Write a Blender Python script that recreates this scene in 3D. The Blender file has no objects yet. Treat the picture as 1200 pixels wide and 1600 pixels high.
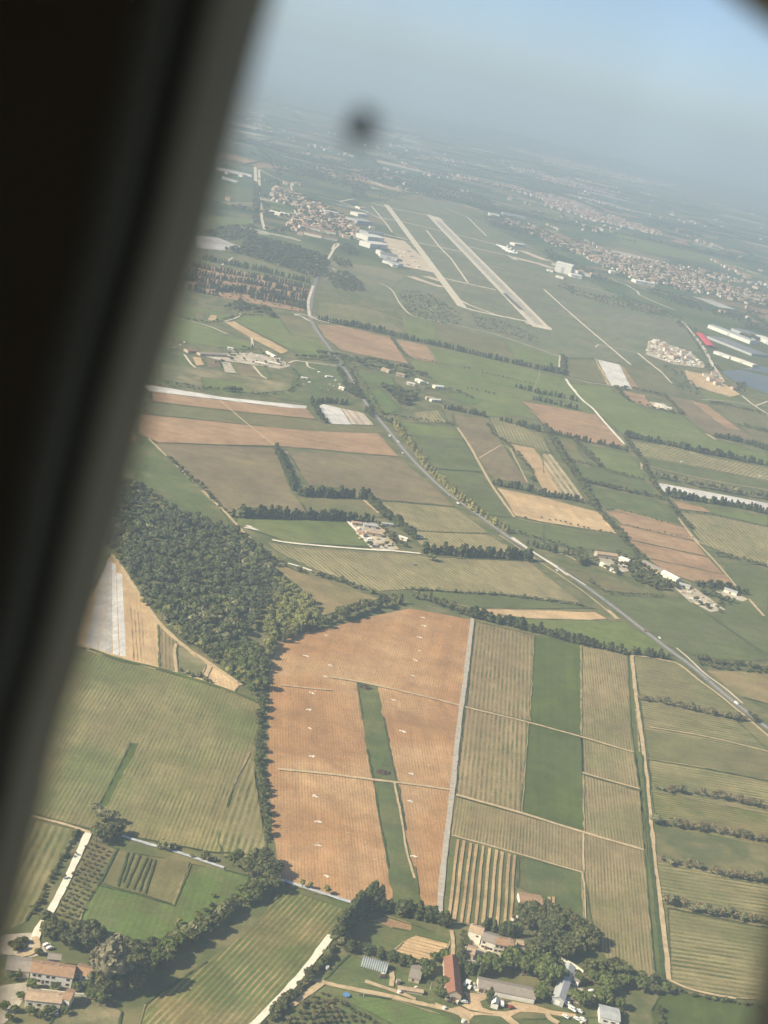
import bpy, bmesh, math, random
import numpy as np
from mathutils import Matrix, Vector

random.seed(7)
rng = np.random.default_rng(7)
S = bpy.context.scene
COL = S.collection

# ------------------------------------------------------------------ camera, sky, sun, exposure
ALT = 510.0                      # metres above the plain
FPX, ROLL, HZ = 2219.0, math.radians(12.8), 115.0
PITCH = math.atan2((800 - HZ) * math.cos(ROLL), FPX)
FW = Vector((0, math.cos(PITCH), -math.sin(PITCH)))
UP = Vector((0, math.sin(PITCH), math.cos(PITCH)))
RT = Vector((1, 0, 0))
CX = RT * math.cos(ROLL) + UP * math.sin(ROLL)
CY = -RT * math.sin(ROLL) + UP * math.cos(ROLL)
cam_d = bpy.data.cameras.new("camera")
cam = bpy.data.objects.new("camera", cam_d)
COL.objects.link(cam)
M = Matrix((CX, CY, -FW)).transposed().to_4x4()
M.translation = Vector((0, 0, ALT))
cam.matrix_world = M
cam_d.sensor_fit = 'VERTICAL'
cam_d.sensor_height = 36.0
cam_d.sensor_width = 27.0
cam_d.lens = 36.0 * FPX / 1600
cam_d.clip_start = 0.02
cam_d.clip_end = 200000
cam_d.dof.use_dof = True
cam_d.dof.focus_distance = 2500
cam_d.dof.aperture_fstop = 4.5
S.camera = cam

SUN_AZ, SUN_EL = math.radians(245), math.radians(35)      # compass bearing from +Y, clockwise
to_sun = Vector((math.sin(SUN_AZ) * math.cos(SUN_EL), math.cos(SUN_AZ) * math.cos(SUN_EL), math.sin(SUN_EL)))
W = bpy.data.worlds.new("World")
S.world = W
W.use_nodes = True
nt = W.node_tree
bg = nt.nodes["Background"]
sky = nt.nodes.new("ShaderNodeTexSky")
sky.sky_type = 'NISHITA'
sky.sun_disc = False
sky.sun_elevation = SUN_EL
sky.sun_rotation = SUN_AZ
sky.altitude = 100
sky.air_density = 0.55
sky.dust_density = 0.95
sky.ozone_density = 1.7
nt.links.new(sky.outputs[0], bg.inputs[0])
bg.inputs[1].default_value = 0.086
sun_d = bpy.data.lights.new("sun", 'SUN')
sun_d.energy = 4.6
sun_d.angle = math.radians(0.6)
sun_d.color = (1.0, 0.89, 0.68)
sun = bpy.data.objects.new("sun", sun_d)
COL.objects.link(sun)
sun.rotation_euler = to_sun.to_track_quat('Z', 'Y').to_euler()
S.view_settings.view_transform = 'Standard'
S.view_settings.look = 'None'
S.view_settings.exposure = 1.05
S.view_settings.gamma = 1
S.cycles.use_denoising = True
S.cycles.max_bounces = 5
S.cycles.diffuse_bounces = 2
S.cycles.glossy_bounces = 2
S.cycles.transparent_max_bounces = 8
S.cycles.volume_bounces = 0
S.cycles.transmission_bounces = 3

# ------------------------------------------------------------------ helpers
REG = dict(P=(0, 0, 1), a=(250, 200, 3.4286), b=(550, 200, 3.4286), c=(850, 200, 3.4286), d=(250, 400, 3.4286),
           e=(550, 400, 3.4286), f=(850, 400, 3.4286), g=(200, 600, 3.4286), h=(500, 600, 3.4286), i=(850, 600, 3.4286),
           j=(100, 800, 3), k=(450, 800, 3), l=(800, 800, 3), m=(0, 1000, 2.6667), n=(380, 1000, 3.158),
           o=(680, 950, 3.529), p=(950, 1000, 4.572), q=(0, 1250, 4), r=(250, 1250, 3.4286), t=(500, 1350, 4.2857),
           u=(680, 1300, 4.2857), v=(900, 1300, 4), w=(680, 1420, 5.4545))


def ground(px, py):
    """The survey: a bearing from the flight position meets the plain here (metres)."""
    x, y = px - 600.0, 800.0 - py
    u = x * math.cos(ROLL) - y * math.sin(ROLL)
    v = x * math.sin(ROLL) + y * math.cos(ROLL)
    dy = FPX * math.cos(PITCH) + v * math.sin(PITCH)
    dz = -FPX * math.sin(PITCH) + v * math.cos(PITCH)
    t = ALT / max(-dz, 8.0)
    return (u * t, dy * t)


def pts(reg, s):
    x0, y0, k = REG[reg]
    out = []
    for w in s.split():
        a, b = w.split(',')
        out.append(ground(x0 + float(a) / k, y0 + float(b) / k))
    return out


def pt(reg, x, y):
    x0, y0, k = REG[reg]
    return ground(x0 + x / k, y0 + y / k)


def link(o, parent=None):
    COL.objects.link(o)
    if parent is not None:
        o.parent = parent
    return o


def tag(o, label=None, cat=None, group=None, kind=None):
    if label: o["label"] = label
    if cat: o["category"] = cat
    if group: o["group"] = group
    if kind: o["kind"] = kind
    return o


def empty(name, loc, rz=0.0):
    o = bpy.data.objects.new(name, None)
    o.empty_display_size = 0.5
    o.location = loc
    o.rotation_euler = (0, 0, rz)
    return link(o)


def mesh_np(name, V, F, mats=(), mi=None, smooth=False):
    V = np.asarray(V, dtype=np.float32)
    me = bpy.data.meshes.new(name)
    if isinstance(F, np.ndarray):
        n, k = F.shape
        me.vertices.add(len(V)); me.vertices.foreach_set("co", V.ravel())
        me.loops.add(n * k); me.loops.foreach_set("vertex_index", F.astype(np.int32).ravel())
        me.polygons.add(n)
        me.polygons.foreach_set("loop_start", np.arange(0, n * k, k, dtype=np.int32))
        me.polygons.foreach_set("loop_total", np.full(n, k, dtype=np.int32))
        me.update(calc_edges=True)
    else:
        me.from_pydata([tuple(map(float, v)) for v in V], [], F)
        me.update()
    for m in mats:
        me.materials.append(m)
    if mi is not None:
        me.polygons.foreach_set("material_index", np.asarray(mi, dtype=np.int32))
    if smooth:
        me.polygons.foreach_set("use_smooth", np.ones(len(me.polygons), dtype=bool))
    return me


def obj(name, me, parent=None):
    return link(bpy.data.objects.new(name, me), parent)


class MB:
    """collects boxes, prisms and tubes into one mesh"""
    def __init__(self): self.v, self.f, self.m = [], [], []

    def add(self, vs, fs, mi=0):
        n = len(self.v)
        self.v += [tuple(v) for v in vs]
        self.f += [tuple(i + n for i in f) for f in fs]
        self.m += [mi] * len(fs)
        return self

    def box(self, x0, x1, y0, y1, z0, z1, mi=0):
        vs = [(x, y, z) for z in (z0, z1) for y in (y0, y1) for x in (x0, x1)]
        return self.add(vs, [(0, 2, 3, 1), (4, 5, 7, 6), (0, 1, 5, 4), (2, 6, 7, 3), (0, 4, 6, 2), (1, 3, 7, 5)], mi)

    def tube(self, p0, p1, r0, r1, n=8, mi=0, caps=True):
        a, b = Vector(p0), Vector(p1)
        d = (b - a).normalized()
        s = d.orthogonal().normalized(); t = d.cross(s)
        vs = []
        for c, r in ((a, r0), (b, r1)):
            for k in range(n):
                th = 2 * math.pi * k / n
                vs.append(c + (s * math.cos(th) + t * math.sin(th)) * r)
        fs = [(k, (k + 1) % n, n + (k + 1) % n, n + k) for k in range(n)]
        if caps: fs += [tuple(range(n - 1, -1, -1)), tuple(range(n, 2 * n))]
        return self.add(vs, fs, mi)

    def loft(self, rings, closed=True, mi=0, cap=True):
        n = len(rings[0]); vs = [p for r in rings for p in r]; fs = []
        for k in range(len(rings) - 1):
            for q in range(n if closed else n - 1):
                q2 = (q + 1) % n
                fs.append((k * n + q, k * n + q2, (k + 1) * n + q2, (k + 1) * n + q))
        if cap: fs += [tuple(range(n - 1, -1, -1)), tuple(range((len(rings) - 1) * n, len(rings) * n))]
        return self.add(vs, fs, mi)

    def build(self, name, mats, parent=None, smooth=False):
        if not isinstance(mats, (list, tuple)): mats = [mats]
        me = mesh_np(name, self.v, self.f, mats, self.m, smooth)
        return obj(name, me, parent)


# ------------------------------------------------------------------ materials
def newmat(name):
    m = bpy.data.materials.new(name)
    m.use_nodes = True
    t = m.node_tree
    return m, t, t.nodes["Principled BSDF"]


def N(t, typ, **kw):
    n = t.nodes.new(typ)
    for k, v in kw.items():
        setattr(n, k, v)
    return n


def math_n(t, op, a, b=None, c=None, clamp=False):
    n = N(t, "ShaderNodeMath", operation=op, use_clamp=clamp)
    for i, x in enumerate((a, b, c)):
        if x is None: continue
        if isinstance(x, (int, float)): n.inputs[i].default_value = x
        else: t.links.new(x, n.inputs[i])
    return n.outputs[0]


def mix_c(t, fac, a, b, mode='MIX'):
    n = N(t, "ShaderNodeMix", data_type='RGBA', blend_type=mode)
    if isinstance(fac, (int, float)): n.inputs[0].default_value = fac
    else: t.links.new(fac, n.inputs[0])
    for i, x in ((6, a), (7, b)):
        if isinstance(x, tuple): n.inputs[i].default_value = (*x[:3], 1)
        else: t.links.new(x, n.inputs[i])
    return n.outputs[2]


def mrange(t, x, a, b, c=0.0, d=1.0, smooth=False):
    n = N(t, "ShaderNodeMapRange")
    if smooth: n.interpolation_type = 'SMOOTHSTEP'
    t.links.new(x, n.inputs[0])
    for i, v in enumerate((a, b, c, d)): n.inputs[i + 1].default_value = v
    return n.outputs[0]


def noise(t, vec, scale, detail=3, rough=0.55):
    n = N(t, "ShaderNodeTexNoise")
    n.inputs["Scale"].default_value = scale
    n.inputs["Detail"].default_value = detail
    n.inputs["Roughness"].default_value = rough
    if vec is not None: t.links.new(vec, n.inputs["Vector"])
    return n.outputs[0]


def simple(name, col, rough=0.8, var=0.18, scale=0.5, metallic=0.0, obj_random=0.0, spec=0.3):
    m, t, b = newmat(name)
    tc = N(t, "ShaderNodeTexCoord")
    n = noise(t, tc.outputs["Object"], scale, 4)
    f = mrange(t, n, 0.3, 0.7, 1 - var, 1 + var)
    if obj_random:
        oi = N(t, "ShaderNodeObjectInfo")
        f = math_n(t, 'MULTIPLY', f, mrange(t, oi.outputs["Random"], 0, 1, 1 - obj_random, 1 + obj_random))
    c = N(t, "ShaderNodeVectorMath", operation='SCALE')
    c.inputs[0].default_value = col
    t.links.new(f, c.inputs[3])
    t.links.new(c.outputs[0], b.inputs["Base Color"])
    b.inputs["Roughness"].default_value = rough
    b.inputs["Metallic"].default_value = metallic
    b.inputs["Specular IOR Level"].default_value = spec
    return m


_fm = {}


def field_mat(name, ground_c, row_c, ang=0.0, spacing=3.0, width=0.5, contrast=0.7, patch=None, pamt=0.6, pscale=0.012,
              rough=0.95, streak=0.14, grain=0.26):
    """rows of crop or furrows of width x spacing metres on soil, with uneven growth"""
    key = (name, round(ang, 2))
    if key in _fm: return _fm[key]
    spacing *= random.uniform(0.88, 1.15)
    m, t, b = newmat(name)
    tc = N(t, "ShaderNodeTexCoord")
    vr = N(t, "ShaderNodeVectorRotate", rotation_type='Z_AXIS')
    vr.inputs["Angle"].default_value = ang
    t.links.new(tc.outputs["Object"], vr.inputs["Vector"])
    sep = N(t, "ShaderNodeSeparateXYZ"); t.links.new(vr.outputs[0], sep.inputs[0])
    x, y = sep.outputs[0], sep.outputs[1]
    big = noise(t, tc.outputs["Object"], pscale, 4, 0.6)
    col = mix_c(t, math_n(t, 'MULTIPLY', mrange(t, big, 0.42, 0.66, smooth=True), pamt), ground_c, patch or ground_c)
    # along-row unevenness
    cmb = N(t, "ShaderNodeCombineXYZ")
    t.links.new(math_n(t, 'MULTIPLY', x, 1.0 / spacing), cmb.inputs[0])
    t.links.new(math_n(t, 'MULTIPLY', y, 0.045), cmb.inputs[1])
    ir = noise(t, cmb.outputs[0], 1.0, 3, 0.6)
    wob = noise(t, tc.outputs["Object"], 0.035, 2)
    xs = math_n(t, 'ADD', math_n(t, 'MULTIPLY', x, 1.0 / spacing), math_n(t, 'MULTIPLY', wob, 0.32))
    fr = math_n(t, 'FRACT', xs)
    tri = math_n(t, 'MULTIPLY', math_n(t, 'ABSOLUTE', math_n(t, 'SUBTRACT', fr, 0.5)), 2.0)
    mask = mrange(t, tri, 1 - width - 0.22, 1 - width + 0.22, smooth=True)
    fade = noise(t, tc.outputs["Object"], 0.022, 3, 0.6)
    amt = math_n(t, 'MULTIPLY', math_n(t, 'MULTIPLY', mrange(t, ir, 0.25, 0.62), contrast), mrange(t, fade, 0.3, 0.62, 0.35, 1.15))
    mask = math_n(t, 'MULTIPLY', mask, amt, clamp=True)
    col = mix_c(t, mask, col, row_c)
    # strips of different growth, grain
    cm2 = N(t, "ShaderNodeCombineXYZ")
    t.links.new(math_n(t, 'MULTIPLY', x, 0.11), cm2.inputs[0])
    t.links.new(math_n(t, 'MULTIPLY', y, 0.006), cm2.inputs[1])
    st = noise(t, cm2.outputs[0], 1.0, 4, 0.65)
    gr = noise(t, tc.outputs["Object"], 0.45, 4, 0.7)
    f = math_n(t, 'MULTIPLY', mrange(t, st, 0.25, 0.75, 1 - streak, 1 + streak), mrange(t, gr, 0.25, 0.75, 1 - grain, 1 + grain))
    md = noise(t, tc.outputs["Object"], 0.05, 5, 0.7)
    f = math_n(t, 'MULTIPLY', f, mrange(t, md, 0.3, 0.7, 0.80, 1.20))
    lg = noise(t, tc.outputs["Object"], 0.011, 4, 0.65)
    f = math_n(t, 'MULTIPLY', f, mrange(t, lg, 0.3, 0.7, 0.80, 1.20))
    c = N(t, "ShaderNodeVectorMath", operation='SCALE')
    t.links.new(col, c.inputs[0]); t.links.new(f, c.inputs[3])
    t.links.new(c.outputs[0], b.inputs["Base Color"])
    b.inputs["Roughness"].default_value = rough
    b.inputs["Specular IOR Level"].default_value = 0.15
    _fm[key] = m
    return m


# base colours (real-world albedo)
RED, REDD, REDL = (0.375, 0.21, 0.095), (0.27, 0.148, 0.07), (0.46, 0.30, 0.155)
PINK, PINKD = (0.325, 0.205, 0.115), (0.26, 0.16, 0.088)
BEIGE, BEIGED = (0.50, 0.35, 0.19), (0.36, 0.24, 0.13)
GRN, GRND = (0.078, 0.104, 0.021), (0.06, 0.084, 0.017)
BRT = (0.115, 0.165, 0.045)
OLV, OLVD = (0.15, 0.145, 0.06), (0.10, 0.105, 0.04)
TAN, TAND = (0.27, 0.205, 0.10), (0.18, 0.145, 0.07)
BRO, BROD = (0.19, 0.145, 0.08), (0.14, 0.115, 0.06)
VG, VT = (0.085, 0.095, 0.035), (0.29, 0.215, 0.115)
WHT, GRY = (0.62, 0.60, 0.57), (0.42, 0.40, 0.38)
KIND = dict(
    red=dict(n="red_ploughed_soil", g=RED, r=REDD, sp=2.6, w=0.42, c=0.75, p=REDL, pa=0.95, ps=0.008),
    pink=dict(n="brown_soil", g=PINK, r=PINKD, sp=4, w=0.4, c=0.35, p=(0.39, 0.26, 0.15)),
    beige=dict(n="pale_dry_soil", g=BEIGE, r=BEIGED, sp=3, w=0.35, c=0.4, p=(0.56, 0.42, 0.25)),
    beigerow=dict(n="pale_soil_rows", g=BEIGE, r=(0.22, 0.15, 0.085), sp=3.4, w=0.34, c=0.95, p=BEIGE),
    green=dict(n="green_cereal", g=GRN, r=GRND, sp=6, w=0.3, c=0.4, p=(0.088, 0.112, 0.036), pa=0.7, ps=0.008),
    dgreen=dict(n="dark_green_crop", g=(0.108, 0.124, 0.044), r=(0.082, 0.10, 0.033), sp=5, w=0.4, c=0.5, p=(0.125, 0.13, 0.06), pa=.8),
    fresh=dict(n="fresh_green_cereal", g=(0.135, 0.165, 0.046), r=(0.105, 0.138, 0.036), sp=7, w=0.4, c=0.4, p=(0.165, 0.172, 0.062), pa=0.85, ps=0.009),
    bright=dict(n="bright_green_meadow", g=BRT, r=GRN, sp=4, w=0.4, c=0.5, p=(0.125, 0.13, 0.055), pa=0.9, ps=0.03),
    grass=dict(n="rough_grass", g=(0.095, 0.12, 0.04), r=(0.075, 0.10, 0.03), sp=4, w=0.4, c=0.3, p=(0.17, 0.155, 0.065), pa=0.55, ps=0.03),
    olive=dict(n="olive_pasture", g=OLV, r=OLVD, sp=5, w=0.4, c=0.3, p=TAND, pa=0.7),
    tan=dict(n="dry_grass", g=TAN, r=TAND, sp=5, w=0.4, c=0.3, p=OLV, pa=0.7, ps=0.015),
    brown=dict(n="fallow_soil", g=BRO, r=BROD, sp=5, w=0.4, c=0.3, p=(0.21, 0.175, 0.085), pa=0.7),
    vine=dict(n="vine_rows_dense", g=VT, r=VG, sp=3.5, w=0.5, c=0.95, p=(0.23, 0.20, 0.09), pa=0.7),
    vinetan=dict(n="vine_rows_bare", g=(0.245, 0.205, 0.095), r=(0.092, 0.105, 0.036), sp=2.8, w=0.5, c=0.9, p=(0.15, 0.165, 0.056), pa=0.95, ps=0.009),
    vinefine=dict(n="vine_rows_fine", g=(0.29, 0.225, 0.115), r=(0.105, 0.10, 0.045), sp=2.25, w=0.48, c=0.95, p=(0.20, 0.19, 0.08), pa=0.8, ps=0.01),
    vinegrn=dict(n="vine_rows_green", g=(0.26, 0.22, 0.105), r=(0.085, 0.098, 0.035), sp=4.4, w=0.5, c=1.0, p=(0.15, 0.16, 0.06), pa=0.8),
    vinemid=dict(n="vine_rows_middle", g=(0.33, 0.27, 0.14), r=(0.095, 0.10, 0.042), sp=5.0, w=0.5, c=1.0, p=(0.22, 0.20, 0.09), pa=0.6, ps=0.009),
    vinewht=dict(n="vine_rows_chalk", g=(0.45, 0.36, 0.22), r=(0.10, 0.105, 0.045), sp=9.0, w=0.5, c=1.0, p=(0.42, 0.34, 0.2)),
    vinefar=dict(n="vine_rows_wide", g=(0.30, 0.25, 0.125), r=(0.085, 0.10, 0.04), sp=6.2, w=0.52, c=0.95, p=(0.21, 0.20, 0.085), pa=0.7),
    diag=dict(n="vine_rows_grassed", g=(0.095, 0.13, 0.034), r=(0.33, 0.24, 0.12), sp=3.6, w=0.36, c=0.95, p=(0.20, 0.165, 0.07), pa=0.8, ps=0.014),
    white=dict(n="white_plastic_mulch", g=WHT, r=(0.42, 0.36, 0.28), sp=7, w=0.18, c=0.6, p=(0.54, 0.53, 0.51), streak=0.18),
    grey=dict(n="grey_plastic_mulch", g=GRY, r=(0.33, 0.29, 0.24), sp=6, w=0.22, c=0.6, p=(0.48, 0.46, 0.44), streak=0.18),
    stripes=dict(n="plastic_and_soil_rows", g=(0.56, 0.50, 0.42), r=(0.40, 0.24, 0.12), sp=12, w=0.4, c=0.95, p=(0.5, 0.42, 0.33)),
    furrow=dict(n="dark_furrow_rows", g=BEIGE, r=(0.14, 0.085, 0.05), sp=3.0, w=0.34, c=1.0, p=BEIGE),
    scrub=dict(n="dry_scrub", g=(0.155, 0.15, 0.07), r=(0.09, 0.10, 0.045), sp=14, w=0.4, c=0.5, p=(0.30, 0.25, 0.14), pa=0.9, ps=0.02),
    airfield=dict(n="airfield_grass", g=(0.145, 0.155, 0.08), r=(0.12, 0.13, 0.065), sp=30, w=0.4, c=0.3, p=(0.20, 0.18, 0.105), pa=0.8, ps=0.005),
    yard=dict(n="dirt_yard", g=(0.52, 0.37, 0.22), r=(0.44, 0.31, 0.18), sp=6, w=0.3, c=0.4, p=(0.58, 0.44, 0.28), ps=0.04),
    paleyard=dict(n="pale_yard", g=(0.46, 0.40, 0.31), r=(0.36, 0.31, 0.24), sp=9, w=0.4, c=0.5, p=(0.56, 0.50, 0.40), ps=0.03),
)


def kind_mat(k, ang=0.0):
    d = KIND[k]
    return field_mat(d["n"], d["g"], d["r"], ang, d["sp"], d["w"], d["c"], d.get("p"), d.get("pa", 0.6), d.get("ps", 0.012),
                     streak=d.get("streak", 0.14), grain=d.get("grain", 0.26))


GRAVEL = simple("grey_gravel", (0.40, 0.36, 0.30), 0.95, 0.2, 0.3)
CHALK = simple("pale_chalk_track", (0.76, 0.71, 0.58), 0.95, 0.12, 0.25)
TRACK = simple("beige_dirt_track", (0.47, 0.36, 0.215), 0.95, 0.22, 0.2)
ASPH = simple("worn_asphalt", (0.20, 0.19, 0.18), 0.9, 0.15, 0.2)
PAVED = simple("sunbleached_concrete", (0.62, 0.545, 0.42), 0.9, 0.14, 0.05)
APRON = simple("apron_concrete", (0.56, 0.45, 0.32), 0.9, 0.18, 0.02)
RUNW = simple("runway_asphalt", (0.40, 0.36, 0.30), 0.9, 0.2, 0.02)
TYRE = simple("tyre_rubber_marks", (0.14, 0.125, 0.11), 0.9, 0.3, 0.05)
CANAL = simple("concrete_canal", (0.46, 0.48, 0.50), 0.6, 0.3, 0.3)
MARK = simple("white_road_paint", (0.75, 0.74, 0.70), 0.7, 0.1, 0.5)
DITCH = simple("ditch_weeds", (0.05, 0.075, 0.025), 0.95, 0.4, 0.3)
WATER = simple("still_pond_water", (0.10, 0.11, 0.11), 0.3, 0.1, 0.01, spec=0.2)

# ------------------------------------------------------------------ air
def build_haze():
    m, t, b = newmat("summer_haze")
    out = t.nodes["Material Output"]
    t.nodes.remove(b)
    v = N(t, "ShaderNodeVolumePrincipled")
    v.inputs["Color"].default_value = (0.545, 0.71, 0.88, 1)
    v.inputs["Density"].default_value = 1.3e-4
    v.inputs["Anisotropy"].default_value = 0.0
    t.links.new(v.outputs[0], out.inputs["Volume"])
    mb = MB().box(-60000, 60000, -12000, 75000, -1.0, 680)
    o = mb.build("haze", m)
    tag(o, kind="stuff")
    o.visible_shadow = True


build_haze()


# ------------------------------------------------------------------ the plain
def ground_mat():
    m, t, b = newmat("plain_patchwork")
    tc = N(t, "ShaderNodeTexCoord")
    P = tc.outputs["Object"]
    # near: rough grass between the fields
    n1 = noise(t, P, 0.03, 5, 0.65)
    near = mix_c(t, mrange(t, n1, 0.4, 0.65, smooth=True), (0.10, 0.115, 0.045), (0.19, 0.17, 0.08))
    # far: a patchwork of small fields, bordered by dark hedges
    mp = N(t, "ShaderNodeMapping")
    mp.inputs["Rotation"].default_value = (0, 0, math.radians(9))
    mp.inputs["Scale"].default_value = (1 / 330.0, 1 / 230.0, 0)
    t.links.new(P, mp.inputs[0])
    vo = N(t, "ShaderNodeTexVoronoi", distance='CHEBYCHEV')
    vo.inputs["Scale"].default_value = 1.0
    vo.inputs["Randomness"].default_value = 0.85
    t.links.new(mp.outputs[0], vo.inputs["Vector"])
    sc = N(t, "ShaderNodeSeparateColor"); t.links.new(vo.outputs["Color"], sc.inputs[0])
    ramp = N(t, "ShaderNodeValToRGB")
    ramp.color_ramp.interpolation = 'CONSTANT'
    e = ramp.color_ramp.elements
    cols = [(0.0, (0.08, 0.11, 0.04)), (0.16, (0.12, 0.135, 0.055)), (0.32, (0.20, 0.165, 0.085)), (0.44, (0.09, 0.105, 0.045)),
            (0.58, (0.15, 0.15, 0.065)), (0.70, (0.30, 0.19, 0.115)), (0.77, (0.06, 0.08, 0.03)), (0.88, (0.26, 0.23, 0.14)), (0.95, (0.45, 0.40, 0.32))]
    e[0].position, e[0].color = cols[0][0], (*cols[0][1], 1)
    e[1].position, e[1].color = cols[1][0], (*cols[1][1], 1)
    for p_, c_ in cols[2:]:
        q = e.new(p_); q.color = (*c_, 1)
    t.links.new(sc.outputs[0], ramp.inputs[0])
    n2 = noise(t, P, 0.0022, 5, 0.7)
    far = mix_c(t, mrange(t, n2, 0.47, 0.62, smooth=True), ramp.outputs[0], (0.055, 0.075, 0.03))
    sp = N(t, "ShaderNodeSeparateXYZ"); t.links.new(P, sp.inputs[0])
    col = mix_c(t, mrange(t, sp.outputs[1], 3300, 4300), near, far)
    md = noise(t, P, 0.08, 5, 0.7)
    c = N(t, "ShaderNodeVectorMath", operation='SCALE')
    t.links.new(col, c.inputs[0]); t.links.new(mrange(t, md, 0.3, 0.7, 0.85, 1.15), c.inputs[3])
    t.links.new(c.outputs[0], b.inputs["Base Color"])
    b.inputs["Roughness"].default_value = 0.95
    b.inputs["Specular IOR Level"].default_value = 0.1
    return m


def build_ground():
    xs = np.concatenate([np.linspace(-58000, -6000, 14), np.linspace(-5500, 5500, 45), np.linspace(6000, 58000, 14)])
    ys = np.concatenate([np.linspace(-11000, -500, 8), np.linspace(0, 8000, 33), np.linspace(8500, 73000, 40)])
    X, Y = np.meshgrid(xs, ys)
    V = np.stack([X.ravel(), Y.ravel(), np.zeros(X.size)], 1)
    nx, ny = len(xs), len(ys)
    i, j = np.meshgrid(np.arange(nx - 1), np.arange(ny - 1))
    a = (j * nx + i).ravel()
    F = np.stack([a, a + 1, a + nx + 1, a + nx], 1)
    o = obj("ground", mesh_np("ground", V, F, [ground_mat()]))
    tag(o, kind="structure")


build_ground()


def build_hills():
    m = simple("wooded_hills", (0.055, 0.075, 0.035), 0.95, 0.45, 0.002)
    nx, ny = 160, 28
    xs = np.linspace(-16000, 22000, nx); ys = np.linspace(-1, 1, ny)
    V = []
    for y in ys:
        for x in xs:
            base = 20500 - 0.12 * (x)
            prof = max(0.0, 1 - abs(y) ** 1.6)
            h = prof * (70 + 20 * math.sin(x / 2300.0) + 30 * math.sin(x / 870.0 + 1) + 18 * math.sin(x / 331.0 + y * 4))
            h *= min(1, max(0.1, (22000 - x) / 16000.0))
            V.append((x, base + y * 3300 + 300 * math.sin(x / 1500.0), h - 2))
    i, j = np.meshgrid(np.arange(nx - 1), np.arange(ny - 1))
    a = (j * nx + i).ravel()
    F = np.stack([a, a + 1, a + nx + 1, a + nx], 1)
    tag(obj("hills", mesh_np("hills", V, F, [m], smooth=True)), kind="structure")


build_hills()

# ------------------------------------------------------------------ fields
_fi = [0]
MARG = []


def densify(P, step, jit, closed=True):
    out = []
    n = len(P)
    for k in range(n if closed else n - 1):
        a, b = P[k], P[(k + 1) % n]
        L = math.hypot(b[0] - a[0], b[1] - a[1])
        q = max(1, min(60, int(L / step)))
        for s in range(q):
            t = s / q
            j = jit if s else 0
            out.append((a[0] + (b[0] - a[0]) * t + random.uniform(-j, j), a[1] + (b[1] - a[1]) * t + random.uniform(-j, j)))
    if not closed: out.append(P[-1])
    return out


def field(name, kind, reg, s, d=None, az=None, dreg=None):
    """one parcel of land; d is a line along its rows, az their bearing in degrees"""
    P = pts(reg, s)
    D = sum(math.hypot(*p) for p in P) / len(P)
    if d:
        A, B = pts(dreg or reg, d)
        ang = math.atan2(B[0] - A[0], B[1] - A[1])
    elif az is not None:
        ang = math.radians(az)
    else:
        ang = math.radians(82)
    if math.cos(ang) < 0: ang += math.pi
    ang = (ang + math.pi / 2) % math.pi - math.pi / 2
    ang = round(ang * 50) / 50
    MARG.append((P, D, kind))
    P = densify(P, D * 0.009, D * (0.0002 if kind in ("white", "grey", "stripes", "furrow", "paleyard") else 0.0009))
    _fi[0] += 1
    z = 0.06 + 0.003 * _fi[0]
    bm = bmesh.new()
    vs = [bm.verts.new((x, y, z)) for x, y in P]
    f = bm.faces.new(vs)
    if f.normal.z < 0 or f.calc_area() and (f.normal_update() or f.normal.z < 0): f.normal_flip()
    bmesh.ops.triangulate(bm, faces=[f])
    me = bpy.data.meshes.new(name); bm.to_mesh(me); bm.free()
    me.materials.append(kind_mat(kind, ang) if not isinstance(kind, bpy.types.Material) else kind)
    tag(obj(name, me), kind="structure")


# -- near, right half: vines either side of the green strip
field("ploughed_field", "red", "P", "437,1003 470,990 520,980 585,962 640,951 736,968 727,1060 716,1140 705,1240 695,1330 687,1416 655,1414 612,1416 556,1411 500,1394 437,1374 432,1355 425,1280 418,1200 420,1100 425,1040", d="430,300 500,1250", dreg="n")
field("ploughed_field", "red", "P", "437,1003 470,990 520,980 585,962 640,951 736,968 727,1060 721,1101 640,1080 557,1064 470,1055 421,1060 426,1035", d="600,480 500,800", dreg="k")
field("ploughed_field", "red", "n", "680,335 1075,330 1060,560 1020,900 985,1315 880,1300 850,1120 800,940 770,760 755,690 725,560 690,380", d="760,420 880,1300")
field("grass_strip", "grass", "n", "560,206 665,228 690,380 725,560 755,690 770,760 800,940 845,1120 872,1312 745,1316 715,1130 690,980 665,850 640,690 610,540 585,390", az=2)
V2 = 2.0
field("vineyard", "vine", "o", "215,75 545,150 520,625 170,545", az=V2)
field("vineyard", "vine", "o", "163,552 514,634 472,1130 113,1030", az=V2)
field("vineyard", "vinefine", "P", "711,1245 813,1273 911,1301 1006,1330 1012,1400 1024,1530 985,1525 945,1505 925,1450 911,1364 811,1335 706,1306", az=V2 + 1)
field("wheat_field", "green", "o", "545,150 803,190 805,705 820,1238 478,1133 513,633", az=V2)
field("vineyard", "vinefine", "o", "805,190 1080,255 1105,560 1125,795 1085,797 805,712", az=V2)
field("vineyard", "vinefine", "o", "805,720 1095,802 1130,1000 815,912", az=V2)
field("vineyard", "vinefine", "o", "815,922 1130,1012 1152,1336 820,1240", az=V2)
field("grass_margin", "grass", "P", "980,1022 988,1022 1000,1149 1010,1233 1019,1350 1031,1440 1047,1545 1024,1530 1010,1340 1000,1230 985,1130", az=V2)
field("fallow_plot", "grass", "u", "105,28 548,155 545,380 520,560 470,660 60,600 85,300", az=3)
field("vineyard", "grass", "u", "555,165 975,275 1000,640 860,600 740,550 725,460 560,370", az=3)
RD = "320,1100 1143,1235"
field("vineyard", "vinegrn", "p", "180,115 300,128 505,172 640,290 900,490 1143,690 1143,790 900,560 215,385", d=RD)
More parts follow.
